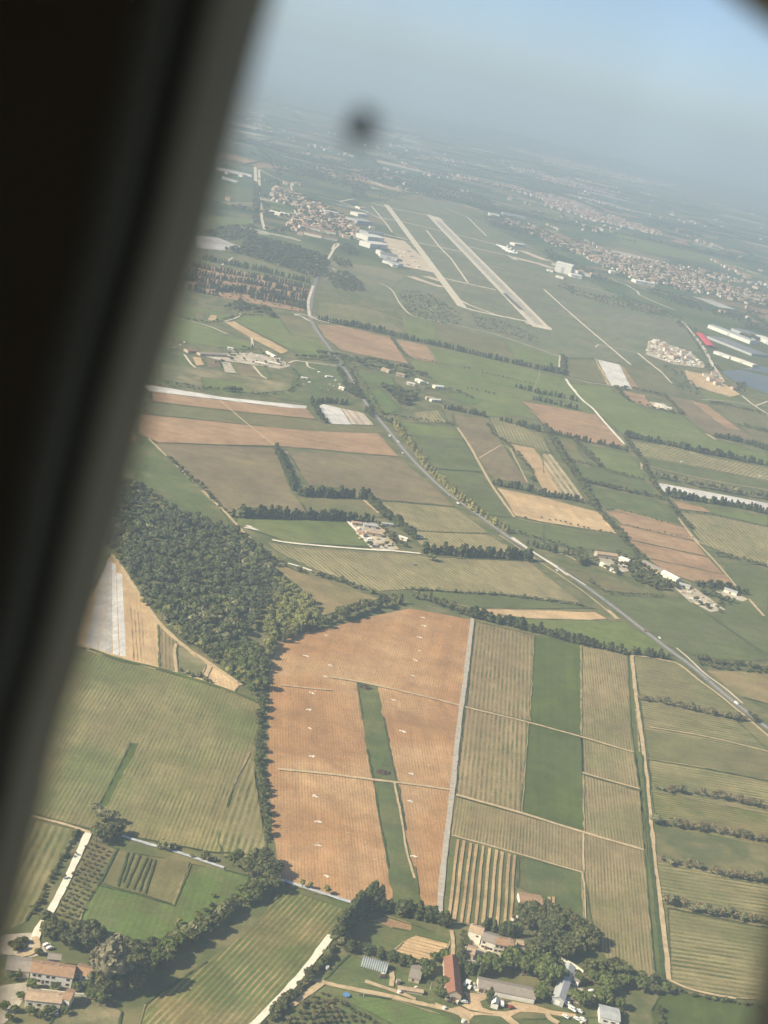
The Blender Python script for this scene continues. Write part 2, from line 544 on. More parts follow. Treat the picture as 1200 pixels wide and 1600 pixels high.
field("vineyard", "vinegrn", "p", "215,385 1000,580 1143,690 1400,860 1400,850 1143,805 250,640", d=RD)
field("vineyard", "olive", "p", "255,645 1143,805 1400,850 1400,1060 1143,1010 700,920 285,852", d=RD)
field("vineyard", "vinegrn", "p", "285,855 700,922 1143,1012 1400,1062 1400,1300 1143,1240 305,1080", d=RD)
field("vineyard", "diag", "p", "307,1083 1143,1243 1400,1303 1400,1540 1143,1480 330,1300", d=RD)
field("vineyard", "vinegrn", "v", "480,130 520,150 1200,330 1300,350 1300,620 1160,590 570,470 500,420", d=RD, dreg="p")
field("vineyard", "vinegrn", "v", "570,480 1160,600 1300,630 1300,1060 1000,1040 850,1010 700,980 590,930", d=RD, dreg="p")
field("wheat_field", "green", "v", "530,1010 700,1010 850,1035 1000,1060 1300,1090 1300,1260 500,1260 470,1120", az=2)
# -- near, left half
field("vineyard", "vinetan", "m", "375,45 500,90 650,122 880,190 1085,265 1060,560 1100,800 1108,905 1000,892 870,885 590,830 380,790 190,740 100,705 -200,640 -150,100", d="700,180 430,680")
field("vineyard", "vinegrn", "m", "1040,470 1062,560 1100,800 1112,915 930,905 905,840 945,700 975,600", d="700,180 430,680")
field("grass_strip", "green", "m", "545,430 580,432 445,695 412,690", d="700,180 430,680")
field("bare_soil", "beige", "j", "215,195 250,240 330,350 440,520 560,630 690,715 825,810 800,842 600,778 430,738 290,694 105,642 -60,590 120,400", d="330,450 350,700")
field("plastic_mulch_bed", "grey", "j", "140,440 186,240 158,648 100,628", az=20)
field("plastic_mulch_bed", "grey", "j", "190,235 207,225 192,655 163,648", az=20)
field("plastic_mulch_bed", "grey", "j", "210,225 222,240 225,662 196,657", az=20)
field("plastic_mulch_bed", "white", "j", "223,238 242,245 257,672 229,665", az=20)
field("plastic_mulch_bed", "white", "j", "246,285 272,292 291,680 262,674", az=20)
field("furrowed_soil", "furrow", "j", "310,445 345,465 368,490 378,707 318,693", d="330,450 347,700")
field("young_vineyard", "vine", "j", "442,530 525,605 520,747 445,730", d="480,560 480,740")
field("rough_grass", "scrub", "j", "530,620 560,632 665,715 640,778 528,755", az=60)
field("vineyard", "vinegrn", "q", "-300,60 200,130 470,192 430,300 330,450 230,640 160,760 0,830 -200,700", d="400,200 250,520")
field("orchard_floor", "olive", "q", "560,240 725,310 615,530 520,690 480,820 380,810 310,740 330,690 480,400", d="540,260 330,740")
field("vegetable_plot", "olive", "q", "722,312 830,335 1020,365 1180,390 1085,660 880,592 615,520", d="1015,380 925,595")
field("meadow", "bright", "q", "610,535 880,602 1085,665 1195,400 1400,440 1560,480 1500,600 1330,680 1200,860 1050,900 880,880 700,860 480,860 520,700", d="1015,380 925,595")
field("vineyard", "diag", "r", "590,560 680,480 750,505 1020,590 990,640 915,720 740,962 500,1210 380,1330 -150,1330 -80,1100 0,1040 250,870 500,680", d="920,725 520,1190")
field("grass_verge", "grass", "r", "630,440 740,470 870,512 1045,565 1015,595 750,505 680,480 590,560", az=100)
field("garden_plot", "grass", "t", "320,350 430,345 610,405 760,462 870,515 845,600 720,680 590,640 480,600 260,530 150,500 220,420", d="400,400 600,455")
field("ploughed_plot", "pink", "t", "330,380 430,355 612,410 606,452 480,430 400,392", d="400,400 600,455")
field("soil_rows", "beigerow", "t", "640,480 855,535 842,600 705,665 490,585 560,520", d="650,520 840,570")
field("lawn", "grass", "t", "60,745 200,610 480,710 700,770 830,900 1000,985 1150,1010 1350,1040 1900,1030 1900,1130 -300,1130 -150,900", az=60)
field("lawn", "bright", "t", "60,870 260,880 480,910 640,960 800,1010 900,1060 880,1090 500,1090 300,980", az=60)
field("farmyard", "yard", "w", "245,710 290,720 410,730 470,745 560,770 700,800 830,820 1000,870 1200,900 1200,945 1000,905 860,885 720,880 640,920 720,985 640,985 560,920 400,905 330,910 280,965 240,960 200,910 80,870 0,850 0,800 130,850 220,830 290,790 270,750", az=60)
field("traffic_island", "grass", "w", "380,790 420,775 470,790 640,830 665,862 600,878 480,872 400,842", az=60)
field("car_park", "paleyard", "u", "880,1030 1010,1055 1075,1100 1045,1155 950,1150 870,1130", az=60)
field("courtyard", "paleyard", "w", "270,260 420,330 640,400 740,420 730,450 600,420 480,400 400,420 385,520 300,540 290,420", az=60)
field("farmyard", "paleyard", "q", "60,840 215,830 260,900 300,960 190,985 70,970 -60,960 -60,860", az=60)
field("farmyard", "paleyard", "q", "-60,1170 180,1140 160,1220 100,1330 -60,1480 -100,1300", az=60)
field("garden_plot", "scrub", "q", "400,1180 560,1150 760,1330 740,1420 300,1420 380,1300", az=60)
field("vineyard", "vinetan", "P", "-420,1120 -180,1010 -40,1005 -60,1230 -120,1290 -420,1330", az=20)
field("meadow", "olive", "P", "-500,820 -120,760 110,700 160,770 80,860 -20,995 -200,1000", az=70)
field("ploughed_field", "pink", "P", "-480,640 -60,610 200,625 215,690 120,700 -120,755 -500,800", az=84)
field("wheat_field", "green", "P", "-480,480 -20,460 230,490 240,600 -60,605 -480,630", az=84)
field("meadow", "grass", "P", "-480,380 0,360 260,380 250,480 -20,455 -480,470", az=84)
# -- middle distance
VD = "700,230 900,370"
field("dry_field", "tan", "k", "-140,205 60,285 430,408 300,450 190,480 130,490 120,440 70,370 -20,300", d="40,340 330,400")
field("vineyard", "vinemid", "k", "-95,145 0,165 390,192 620,205 740,215 1120,232 1370,428 1010,388 800,382 560,362 430,372 290,330 100,260 0,215 -60,180", d=VD)
field("shrub_field", "dgreen", "k", "560,362 1010,388 1370,430 1440,452 860,452 760,425", az=84)
field("stubble_strip", "beige", "k", "868,452 1440,470 1500,505 1360,508 900,492", az=84)
field("wheat_field", "fresh", "l", "-60,480 80,500 525,512 765,665 700,690 400,620 150,550 0,510", az=84)
field("wheat_field", "fresh", "k", "0,35 270,45 388,165 0,145 -60,120 -250,60 -240,20", az=84)
field("farmyard", "paleyard", "k", "275,42 420,52 512,178 398,178", az=20)
field("vineyard", "vinemid", "h", "320,628 720,662 905,800 620,795 480,775 400,720", d="500,650 700,790")
field("vineyard", "vinemid", "k", "590,90 930,105 1095,192 640,182 600,130", d="500,650 700,790", dreg="h")
field("fallow_field", "brown", "h", "-172,366 0,370 430,398 720,656 320,622 230,585 150,565 -60,545 -110,470", az=84)
field("ploughed_field", "pink", "g", "70,160 160,172 400,195 700,225 1000,252 1340,265 1455,392 1000,350 800,335 450,325 160,315 60,270", az=84)
field("fallow_field", "brown", "g", "150,318 450,328 790,342 870,572 960,688 600,660 540,690 400,560 230,400", az=80)
field("fallow_field", "olive", "g", "900,595 1330,625 1400,712 1170,725 600,700 560,665 960,690", az=84)
field("meadow", "grass", "g", "100,300 230,420 370,560 500,680 580,790 330,760 200,640 60,520 -60,420", d="100,330 500,690")
field("meadow", "olive", "g", "40,500 110,560 260,720 330,750 200,700 60,570", d="100,330 500,690")
field("plastic_mulch_field", "white", "g", "60,0 140,10 500,70 960,118 950,134 800,126 400,88 130,50", az=86)
field("ploughed_field", "pink", "g", "120,42 400,75 800,122 955,132 1010,190 600,150 130,95", az=84)
field("meadow", "olive", "g", "110,95 600,152 1012,192 1050,215 1330,230 1342,262 1000,250 700,222 400,192 80,160", az=84)
field("plastic_mulch_field", "white", "h", "-25,125 20,108 108,130 168,218 60,214", d="110,135 168,215")
field("soil_rows", "stripes", "h", "110,130 230,155 292,224 170,218", d="110,135 175,218")
field("meadow", "fresh", "d", "390,345 470,320 620,308 740,325 800,350 925,560 760,545 690,500", az=80)
field("meadow", "olive", "d", "620,308 740,325 800,350 860,450 700,420", az=80)
field("bare_soil", "beige", "d", "345,355 400,350 540,430 690,508 650,525 500,450", d="400,370 650,510")
field("meadow", "fresh", "d", "80,330 260,375 350,430 500,470 480,505 300,490 150,460 20,430", az=80)
field("meadow", "fresh", "d", "90,265 240,290 400,320 370,345 250,355 100,325", az=80)
field("bare_soil", "beige", "d", "265,315 305,318 300,350 255,345", az=70)
field("fallow_plot", "brown", "d", "200,300 240,305 235,345 195,335", az=70)
field("rough_grass", "scrub", "d", "0,575 200,595 440,640 700,690 760,700 740,745 550,740 420,735 0,660", az=84)
field("meadow", "grass", "d", "-60,510 130,525 180,595 0,580", az=84)
field("bare_soil", "beige", "d", "170,540 220,545 240,585 190,590", az=60)
field("pale_plot", "paleyard", "d", "330,568 375,572 408,627 350,625", az=60)
field("fallow_plot", "brown", "d", "240,545 320,560 330,600 250,600", az=60)
field("fallow_plot", "brown", "d", "410,575 490,588 552,655 430,638", az=60)
field("meadow", "fresh", "d", "220,650 440,672 485,745 240,730", az=84)
field("meadow", "fresh", "d", "500,590 560,592 600,655 560,660", az=60)
field("rough_grass", "grass", "d", "735,565 950,590 985,680 1000,745 1060,775 1000,800 780,790 500,740 700,720", az=84)
field("works_yard", "paleyard", "d", "180,520 350,520 480,520 640,545 700,590 640,605 440,575 300,555", az=80)
field("ploughed_field", "pink", "e", "-185,370 -60,372 0,388 205,437 305,580 180,556 30,526 -60,506 -140,440", az=80)
field("vineyard", "vinegrn", "e", "-180,250 0,262 140,295 290,418 130,388 0,362 -185,330", d="-100,265 -90,340")
field("ploughed_field", "pink", "e", "240,447 400,480 455,575 340,555 275,505", az=80)
field("wheat_field", "fresh", "e", "272,320 440,345 458,468 360,450 295,420", az=10)
field("olive_field", "olive", "e", "440,345 820,437 1110,522 1112,612 800,540 460,467", az=80)
field("meadow", "fresh", "e", "805,440 1110,522 1112,605 880,560", az=80)
field("wheat_field", "fresh", "e", "402,487 700,542 1130,642 1165,695 1215,770 900,772 800,700 560,590 462,577", az=80)
field("meadow", "fresh", "e", "300,545 460,580 620,600 800,700 900,775 1000,857 700,857 560,745 350,610", az=80)
field("meadow", "bright", "e", "28,618 220,652 232,692 60,706", az=40)
field("meadow", "bright", "e", "75,710 150,716 265,830 190,842 100,800", az=40)
field("meadow", "bright", "e", "480,735 590,730 700,775 640,800", az=80)
# airfield
field("airfield_grass", "airfield", "P", "560,318 612,312 700,318 760,350 830,385 900,430 960,460 1010,490 1090,535 1000,552 880,560 800,535 700,510 620,475 500,445 520,415 620,440 660,410 600,350", az=5)
field("ground_north", "airfield", "f", "0,130 200,180 400,230 600,290 730,340 840,520 700,480 560,450 550,560 450,580 240,545 90,545 0,500", az=20)
field("fallow_field", "olive", "f", "115,552 258,560 352,692 130,652", az=80)
field("plastic_mulch_field", "white", "f", "285,555 405,582 470,715 360,695", d="300,560 375,700")
field("bare_soil", "beige", "f", "270,550 284,556 358,697 338,690", d="300,560 375,700")
field("ploughed_field", "pink", "f", "406,582 420,590 518,722 472,716", d="300,560 375,700")
field("meadow", "olive", "f", "420,585 560,590 620,630 690,685 740,745 520,722", az=80)
field("wheat_field", "fresh", "i", "140,0 350,12 380,45 470,100 590,140 740,168 880,285 1200,385 1200,440 1080,402 700,325 440,288 300,165 210,85", az=80)
field("wheat_field", "fresh", "f", "-20,625 110,655 205,770 235,810 0,750 -60,735", az=80)
field("wheat_field", "fresh", "f", "-60,750 0,765 240,818 270,850 0,795 -60,785", az=80)
field("ploughed_field", "pink", "i", "-120,95 0,112 282,166 432,336 240,312 40,252 0,222", az=80)
field("ploughed_field", "pink", "i", "385,30 540,60 560,95 590,130 480,102", az=80)
field("farmyard", "paleyard", "i", "560,95 640,105 690,140 600,135", az=80)
field("fallow_field", "brown", "i", "630,68 800,90 870,110 1155,312 900,272 850,242 740,162", az=80)
field("ploughed_field", "pink", "i", "780,92 872,110 1060,250 980,240 900,180", az=80)
field("meadow", "fresh", "f", "840,730 1000,745 1060,775 1200,857 1100,810 850,760", az=80)
field("fallow_field", "olive", "i", "905,112 1050,122 1200,162 1200,230 1050,222", az=80)
field("fallow_field", "olive", "i", "1045,228 1200,265 1200,325 1160,312", az=80)
field("vineyard", "vinefar", "i", "445,310 700,330 880,392 1100,430 1200,452 1200,520 520,385", d="700,350 620,385")
field("vineyard", "dgreen", "i", "525,388 1200,525 1200,600 900,520 600,455", az=80)
field("plastic_mulch_field", "white", "i", "602,530 760,557 1200,640 1200,690 1100,650 760,595 740,625 660,595", az=81)
field("ploughed_field", "pink", "i", "690,625 850,662 905,692 720,670", az=80)
field("meadow", "fresh", "i", "860,660 1200,712 1200,765 905,695", az=80)
field("vineyard", "vinefar", "i", "730,690 900,705 1200,768 1200,980 950,900 840,857", d="900,720 1050,860")
field("wheat_field", "fresh", "i", "240,335 450,370 520,460 540,515 300,450", az=80)
field("meadow", "olive", "i", "45,290 150,310 240,432 110,402", az=80)
field("meadow", "grass", "i", "120,420 540,518 612,598 400,570 200,512", az=80)
field("meadow", "grass", "i", "215,540 600,632 755,768 330,672 250,582", az=80)
field("vineyard", "vinewht", "i", "-10,375 40,375 228,628 100,592 0,480", d="40,385 215,620")
field("vineyard", "beigerow", "h", "1010,320 1140,342 1200,430 1290,590 1200,578 1130,460", d="1140,345 1200,440")
field("vineyard", "vinefar", "h", "900,175 1000,190 1200,292 1240,372 1140,340 1010,315 960,285", d="960,200 1010,310")
field("stubble_field", "beige", "h", "948,558 1200,610 1490,688 1592,805 1200,742 1048,706", d="1000,570 1090,700")
field("ploughed_field", "pink", "l", "440,0 500,-10 795,65 858,137 520,60", az=80)
field("ploughed_field", "pink", "l", "490,62 520,64 860,140 912,208 540,127", az=80)
field("ploughed_field", "pink", "l", "540,130 920,215 992,292 640,217", az=80)
field("ploughed_field", "pink", "l", "640,222 1000,297 1048,348 860,332 720,282", az=80)
field("meadow", "dgreen", "l", "-160,20 0,28 360,100 490,112 590,202 300,172 0,122", az=80)
field("meadow", "dgreen", "l", "385,390 830,410 900,470 1190,680 1200,700 900,690 700,620", az=80)
field("meadow", "dgreen", "l", "985,235 1200,278 1200,520 1050,345", az=80)
field("rough_grass", "dgreen", "l", "860,440 1000,420 1110,415 1300,560 1300,700 1190,670", az=80)
field("fallow_field", "tan", "l", "905,742 1200,752 1350,780 1350,990 1200,900 1080,870", az=80)
field("meadow", "olive", "l", "250,272 420,287 625,387 440,372 330,330", az=80)
field("works_yard", "paleyard", "l", "395,190 560,220 660,300 600,270 480,290 420,250", az=80)
field("works_yard", "paleyard", "l", "750,345 860,360 1000,460 930,470 830,420", az=80)
field("works_yard", "paleyard", "l", "930,370 1020,375 1110,410 1080,420 1000,400", az=80)
field("farmyard", "paleyard", "f", "560,455 590,450 780,512 862,582 862,602 700,582 545,528", az=80)
field("bare_soil", "beige", "f", "750,612 900,640 1055,745 1000,757 880,722 780,682", az=80)
field("fallow_field", "grey", "f", "790,216 900,236 1032,287 940,277", az=80)
field("meadow", "fresh", "h", "420,205 710,232 765,292 440,268", az=80)
field("wheat_field", "dgreen", "h", "440,272 762,292 880,472 600,452 520,362", az=80)
field("wheat_field", "dgreen", "h", "600,458 880,477 1040,718 850,692 730,622", az=84)
field("meadow", "brown", "h", "740,232 850,402 930,512 1112,532 960,292 900,202 715,162", az=10)
field("vineyard", "vinefar", "h", "500,150 630,140 682,210 530,206", d="520,150 560,205")
field("wheat_field", "dgreen", "h", "870,700 1200,742 1200,860 1030,832", az=80)
field("meadow", "bright", "h", "240,25 320,30 440,130 350,165 270,90", az=40)
field("meadow", "olive", "h", "640,110 710,160 715,222 690,215", az=20)
# -- far fields
field("bare_field", "pink", "a", "330,125 600,212 540,217 380,162", az=80)
field("bare_field", "pink", "a", "830,198 1090,268 1060,292 860,232", az=80)
field("bare_field", "pink", "b", "0,232 80,265 290,350 240,342 100,300 0,270", az=80)
field("wheat_field", "dgreen", "a", "290,290 495,330 500,400 230,390", az=84)
field("meadow", "fresh", "a", "200,462 500,490 512,530 240,522", az=84)
field("plastic_mulch_field", "grey", "a", "190,578 300,585 440,640 330,657 200,642", az=84)
field("meadow", "fresh", "a", "370,700 830,812 780,832 400,722", az=80)
field("meadow", "fresh", "a", "570,410 700,450 690,470 580,440", az=80)
field("meadow", "fresh", "a", "440,640 520,640 500,660", az=80)
field("greenhouse_cover", "white", "a", "300,208 490,250 490,264 300,226", az=84)
field("greenhouse_cover", "white", "a", "330,257 420,284 405,294 332,273", az=84)
field("nursery_soil", "pink", "d", "210,40 520,100 800,160 770,300 700,290 470,250 300,220 150,140", d="400,150 405,220")
field("wheat_field", "fresh", "c", "380,560 1000,720 1180,790 1180,800 960,740 520,660 400,600", az=80)
field("wheat_field", "fresh", "c", "0,440 200,490 400,545 380,570 150,530 0,480", az=80)
field("pond", WATER, "f", "950,620 1050,610 1210,650 1210,745 1100,700 1020,672")
field("pond", WATER, "f", "1060,606 1140,590 1210,600 1210,632")

# ------------------------------------------------------------------ roads, tracks, runway
_ri = [0]


def roads(name, mat, lines, jit=0.0, z=None):
    """lines: (region, 'x,y x,y ...', width in metres)"""
    mb = MB()
    for reg, s, w in lines:
        _ri[0] += 1
        zz = z if z is not None else 0.72 + 0.002 * _ri[0]
        P = pts(reg, s)
        D = sum(math.hypot(*p) for p in P) / len(P)
        if len(P) > 2 and D < 4000:                         # round the corners a little
            Q = [P[0]]
            for k in range(1, len(P) - 1):
                a, b, c = P[k - 1], P[k], P[k + 1]
                for tt in (0.25, 0.0, -0.25):
                    if tt > 0: Q.append((b[0] + (a[0] - b[0]) * tt, b[1] + (a[1] - b[1]) * tt))
                    elif tt == 0: Q.append((b[0] * .8 + (a[0] + c[0]) * .1, b[1] * .8 + (a[1] + c[1]) * .1))
                    else: Q.append((b[0] + (c[0] - b[0]) * -tt, b[1] + (c[1] - b[1]) * -tt))
            P = Q + [P[-1]]
        P = densify(P, max(6, D * 0.008), jit, closed=False)
        L, R = [], []
        for k, p in enumerate(P):
            a = P[max(0, k - 1)]; b = P[min(len(P) - 1, k + 1)]
            dx, dy = b[0] - a[0], b[1] - a[1]
            n = math.hypot(dx, dy) or 1
            ww = w * 0.5 * (1 + (random.uniform(-0.15, 0.15) if jit else 0))
            L.append((p[0] - dy / n * ww, p[1] + dx / n * ww, zz)); R.append((p[0] + dy / n * ww, p[1] - dx / n * ww, zz))
        vs = [q for pr in zip(R, L) for q in pr]
        mb.add(vs, [(2 * k, 2 * k + 2, 2 * k + 3, 2 * k + 1) for k in range(len(P) - 1)])
    return tag(mb.build(name, mat), kind="structure")


roads("farm_road", GRAVEL, [("P", "738,967 727,1060 716,1140 707,1233 695,1330 688,1400 686,1430", 4.2)], 0.12)
roads("dirt_track", TRACK, [
    ("o", "165,548 512,632 803,712 1090,797", 2.6), ("o", "115,1033 470,1131 815,1240 1150,1337", 3.0), ("o", "810,910 900,938 1000,965 1125,1000", 2.4),
    ("u", "110,25 560,150 985,275", 1.8), ("u", "985,275 1000,420 1010,640", 1.2), ("P", "911,1303 912,1360", 1.4),
    ("n", "420,185 560,205 800,258 1080,328", 2.6), ("n", "180,225 320,240 440,250", 1.8), ("n", "170,640 400,660 640,692 800,710 1030,742", 3.0),
    ("n", "745,700 790,940 805,1050 845,1180", 1.6)], 0.35)
roads("dirt_track", TRACK, [
    ("P", "987,1023 993,1087 1006,1177 1013,1248 1020,1320", 3.6), ("v", "475,0 490,200 520,400 550,650 580,930", 3.6), ("v", "580,930 700,985 850,1020 1000,1045", 2.2),
    ("p", "170,112 300,126 400,148 508,172 640,285 800,400 1000,565 1143,690 1300,800", 3.2), ("p", "300,625 700,690 1143,800", 2.0)], 0.4)
roads("dirt_track", TRACK, [("j", "225,200 330,352 440,522 560,632 690,717 830,815", 4.2), ("j", "525,620 515,650 528,755", 2.6), ("j", "690,717 665,780", 2.4), ("j", "105,650 290,700 430,740", 2.5)], 0.4)
roads("pale_track", CHALK, [("q", "555,205 490,340 400,540 310,710 235,820 215,880", 4.6), ("r", "915,730 740,965 510,1200 400,1320", 4.6)], 0.15)
roads("dirt_track", TRACK, [("q", "200,105 265,122 400,155 480,180 560,208", 2.8), ("q", "215,860 240,920 190,965 120,975", 4), ("t", "878,450 890,520 885,640", 2.6)], 0.3)
roads("canal", CANAL, [("P", "190,1307 225,1318 262,1328 300,1340 350,1357", 2.7), ("r", "640,428 740,460 870,503 1050,560", 2.7)], 0.1)
roads("dirt_track", TRACK, [("t", "-60,780 0,790 60,810 250,850 480,892 600,925 720,950 850,980 960,1020 985,1075", 3.6), ("t", "300,790 420,830 540,870 640,912", 3),
                            ("t", "477,720 475,825", 3), ("r", "700,1110 830,1010 880,975", 4), ("w", "950,890 970,940 1050,982", 4)], 0.6)
roads("soil_strips", field_mat("dry_soil_strip", (0.44, 0.31, 0.17), (0.34, 0.23, 0.12), 0.05, 2.0, .4, .4, (0.36, 0.24, 0.13), 0.7, 0.04), [("u", f"{a},{b} {(a*.66+c*.34)-3:.0f},{b*.66+d*.34:.0f} {(a*.33+c*.67)+2:.0f},{b*.33+d*.67:.0f} {c},{d}", w_) for a, b, c, d, w_ in (
    (152, 55, 90, 575, 2), (192, 62, 125, 595, 2.4), (238, 78, 172, 612, 2), (277, 88, 215, 617, 2.2), (320, 98, 268, 622, 2.1), (364, 112, 317, 618, 2.3),
    (410, 125, 363, 620, 2.1), (448, 138, 412, 625, 2.2), (495, 150, 460, 650, 2.1), (532, 160, 503, 600, 1.9), (762, 440, 762, 535, 2.2), (792, 440, 792, 540, 2.2))], 0.12)
roads("vegetable_rows", DITCH, [("q", s_, 1.1) for s_ in ("735,305 630,515", "800,332 735,545", "832,338 765,520", "875,350 785,555", "920,360 830,565", "945,370 868,575", "970,375 905,590")], 0.25)
roads("ditch", DITCH, [("P", "1016,1325 1024,1400 1031,1470 1037,1530", 3.2), ("P", "1003,1180 1010,1260 1016,1325", 2.0)], 0.6)
roads("grass_strip", kind_mat("green", 0.0), [("m", "372,40 500,86 650,118 880,186 1090,264", 4)], 0.5)

# headlands and weedy banks between the parcels
def margins():
    mbs = (MB(), MB(), MB())
    r = random.Random(3)
    for P, D, kind in MARG:
        if kind in ("white", "grey", "yard", "paleyard", "airfield", "furrow", "red") or D > 4300 or not isinstance(kind, str): continue
        n = len(P)
        for k in range(n):
            a, b = P[k], P[(k + 1) % n]
            L = math.hypot(b[0] - a[0], b[1] - a[1])
            if L < 12: continue
            which = r.choice((0, 0, 1, 2, 3))
            if which == 3: continue
            Q = densify([a, b], max(5, D * .006), D * .0004, closed=False)
            w0 = min(3.2, .9 + D * .0009) * r.uniform(.5, 1.1)
            dx, dy = (b[0] - a[0]) / L, (b[1] - a[1]) / L
            vs = []
            for q in Q:
                w = w0 * r.uniform(.25, 1.2) * .5
                z = .70 + .0004 * which
                vs += [(q[0] + dy * w, q[1] - dx * w, z), (q[0] - dy * w, q[1] + dx * w, z)]
            mbs[which].add(vs, [(2 * i, 2 * i + 2, 2 * i + 3, 2 * i + 1) for i in range(len(Q) - 1)])
    for mb, nm, mt in zip(mbs, ("weedy_bank", "headland_strip", "grass_margin"), (DITCH, field_mat("dry_headland", (0.34, 0.27, 0.15), (0.2, 0.17, 0.09), 0, 5, .4, .4, (0.16, 0.15, 0.07), .8, .03), kind_mat("grass", 0))):
        tag(mb.build(nm, mt), kind="structure")


margins()

MR = "P"
roads("main_road", ASPH, [(MR, "525,385 515,400 500,425 493,440 486,470 484,495", 9), (MR, "484,495 487,503 500,525 515,545 532,568 548,590 570,630 600,665 640,715 690,765 740,800 800,845 860,880 905,910 960,950 1030,1005 1085,1045 1130,1085 1200,1140 1290,1205", 8)])
roads("road_verge", PAVED, [(MR, "800,840 830,862 870,886", 4.5), (MR, "484,495 500,502 515,505", 6), (MR, "484,495 470,491 460,492", 6), ("l", "255,290 300,318 345,345", 2.5), ("l", "770,640 830,690 900,760 1000,830 1080,900", 2.2)], 0.3)
roads("road_markings", MARK, [(MR, "487,503 500,525 515,545 532,568 548,590 570,630 600,665 640,715 690,765 740,800 800,845 860,880 905,910 960,950 1030,1005 1085,1045 1130,1085 1200,1140", 0.5)], z=1.1)
roads("country_lane", TRACK, [
    ("h", "735,235 800,330 860,440 915,540 1040,715", 4.4), ("g", "110,295 240,420 350,525", 3), ("g", "400,575 490,660 540,710 620,800 655,830", 3.2),
    ("g", "855,372 810,345 790,335 700,265 620,200 490,90", 2.4), ("k", "-135,210 -90,222", 2), ("i", "520,425 525,460", 4), ("i", "540,435 700,475 900,520 1200,570", 2.5),
    ("i", "870,270 920,300", 8), ("k", "430,65 460,110 512,178", 5), ("h", "235,625 315,695", 4), ("h", "850,400 1000,310 1080,470 1110,530", 2.5),
    ("l", "200,190 255,205 300,230", 3), ("l", "780,30 850,130 940,220 1050,350", 3), ("l", "1110,410 1180,490", 4), ("i", "720,720 750,765 830,857", 3.5), ("l", "445,460 495,505", 6), ("l", "-60,110 150,250 330,370 450,470", 2)], 0.4)
roads("pale_track", CHALK, [("k", "-75,133 0,147 200,165 390,180 480,183 620,197", 4.2), ("k", "275,42 330,100 392,168", 4), ("e", "1145,660 1170,700 1200,730", 6), ("i", "130,0 200,85 265,135 300,180 430,325", 5),
                            ("k", "0,243 60,260 110,278", 3.5), ("k", "1045,125 1120,170 1200,225 1270,270 1310,300", 2.5)], 0.2)
roads("country_lane", PAVED, [
    ("d", "-30,300 80,330 260,375 360,420", 4), ("d", "345,353 420,330 430,310", 4), ("d", "490,470 500,500 490,440", 4), ("d", "720,318 760,325 800,350", 6), ("d", "800,320 860,340 960,360", 6),
    ("d", "690,575 720,562 790,570 950,592", 4), ("d", "785,570 790,595 830,610", 4), ("d", "130,530 165,580 190,600", 4), ("d", "500,590 540,640 570,660", 3.5), ("d", "950,110 820,10", 5), ("d", "330,50 390,10", 5),
    ("d", "820,160 790,250 800,320", 6), ("a", "560,545 545,490 540,400", 9), ("a", "530,225 533,310", 10), ("a", "510,210 513,300", 14), ("a", "520,310 535,370 540,400", 8),
    ("a", "880,740 930,650 960,625", 7), ("a", "880,740 950,765", 9), ("a", "790,685 850,715 880,740", 7), ("a", "530,220 600,260 700,300 725,460", 7), ("a", "920,650 935,625 960,620", 6)])
roads("airfield_track", PAVED, [
    ("f", "0,180 120,290 230,385 330,470 465,585", 6), ("f", "500,520 560,570 630,625", 6), ("e", "150,145 215,180 250,250 300,310 345,330 620,385 800,430 1110,540", 4), ("e", "1115,530 1108,605", 4),
    ("f", "330,120 430,150 500,190 510,210 600,250 700,290", 8), ("f", "740,350 800,420 860,500 900,580 960,675", 9), ("f", "275,490 290,475 360,490", 4), ("f", "360,490 480,515", 4), ("f", "140,150 260,175 420,215", 6),
    ("f", "630,625 685,685", 4), ("f", "130,655 240,680 350,695", 3.5), ("f", "850,770 1000,780 1130,805", 3), ("f", "1060,750 1120,800 1200,850", 5), ("f", "1130,805 1200,780", 4)], 0.3)
roads("apron", APRON, [("P", "608,372 622,386 638,400 655,422", 105), ("P", "640,432 665,441 690,449", 36), ("P", "582,368 598,372", 60), ("P", "800,402 840,412 866,420", 55), ("P", "815,392 855,408", 50), ("P", "665,432 690,440", 40)])
roads("taxiway", PAVED, [("P", "603,320 608,326 722,480", 24), ("P", "722,480 745,487 835,505", 18), ("P", "720,470 735,478 780,494", 10), ("b", "200,428 410,470", 15), ("b", "165,485 280,505 560,572 790,630", 15),
                         ("b", "355,615 600,667", 15), ("b", "615,635 840,685 880,710", 15), ("e", "490,120 770,183", 15), ("b", "400,550 470,640 530,700 620,830", 7), ("b", "715,735 830,760", 6), ("b", "170,570 300,600", 18), ("b", "460,660 510,675", 8),
                         ("b", "100,400 200,430", 14), ("b", "105,420 180,510 215,560", 6)] + [("b", f"{285+15*k},{612+19*k} {352+15*k},{626+19*k}", 9) for k in range(9)] + [("a", "850,370 950,390 1080,440 1190,490", 10), ("a", "960,395 1040,380", 9)])
roads("runway_shoulder", PAVED, [("P", "676,338 848,514", 52), ("b", "405,465 490,495", 26), ("e", "930,360 1068,388", 24), ("b", "60,268 130,295 215,327", 14)])
roads("runway", RUNW, [("P", "683,345 843,508", 24)])
roads("runway_tyre_marks", TYRE, [("e", "815,200 860,245 912,292", 14)])
roads("distant_road", PAVED, [("c", "540,580 620,600 700,625", 18), ("c", "270,400 410,437", 16), ("c", "200,480 330,510", 14), ("b", "460,350 500,362", 24), ("b", "740,385 960,450", 16), ("a", "640,20 1000,70", 14),
                              ("a", "510,110 620,140 820,190", 26), ("a", "1090,272 1200,315", 26), ("c", "800,620 980,665", 40), ("c", "1010,740 1150,785", 24), ("c", "0,435 170,480", 14), ("b", "330,345 500,365", 22), ("b", "500,430 620,480 720,580", 7)])

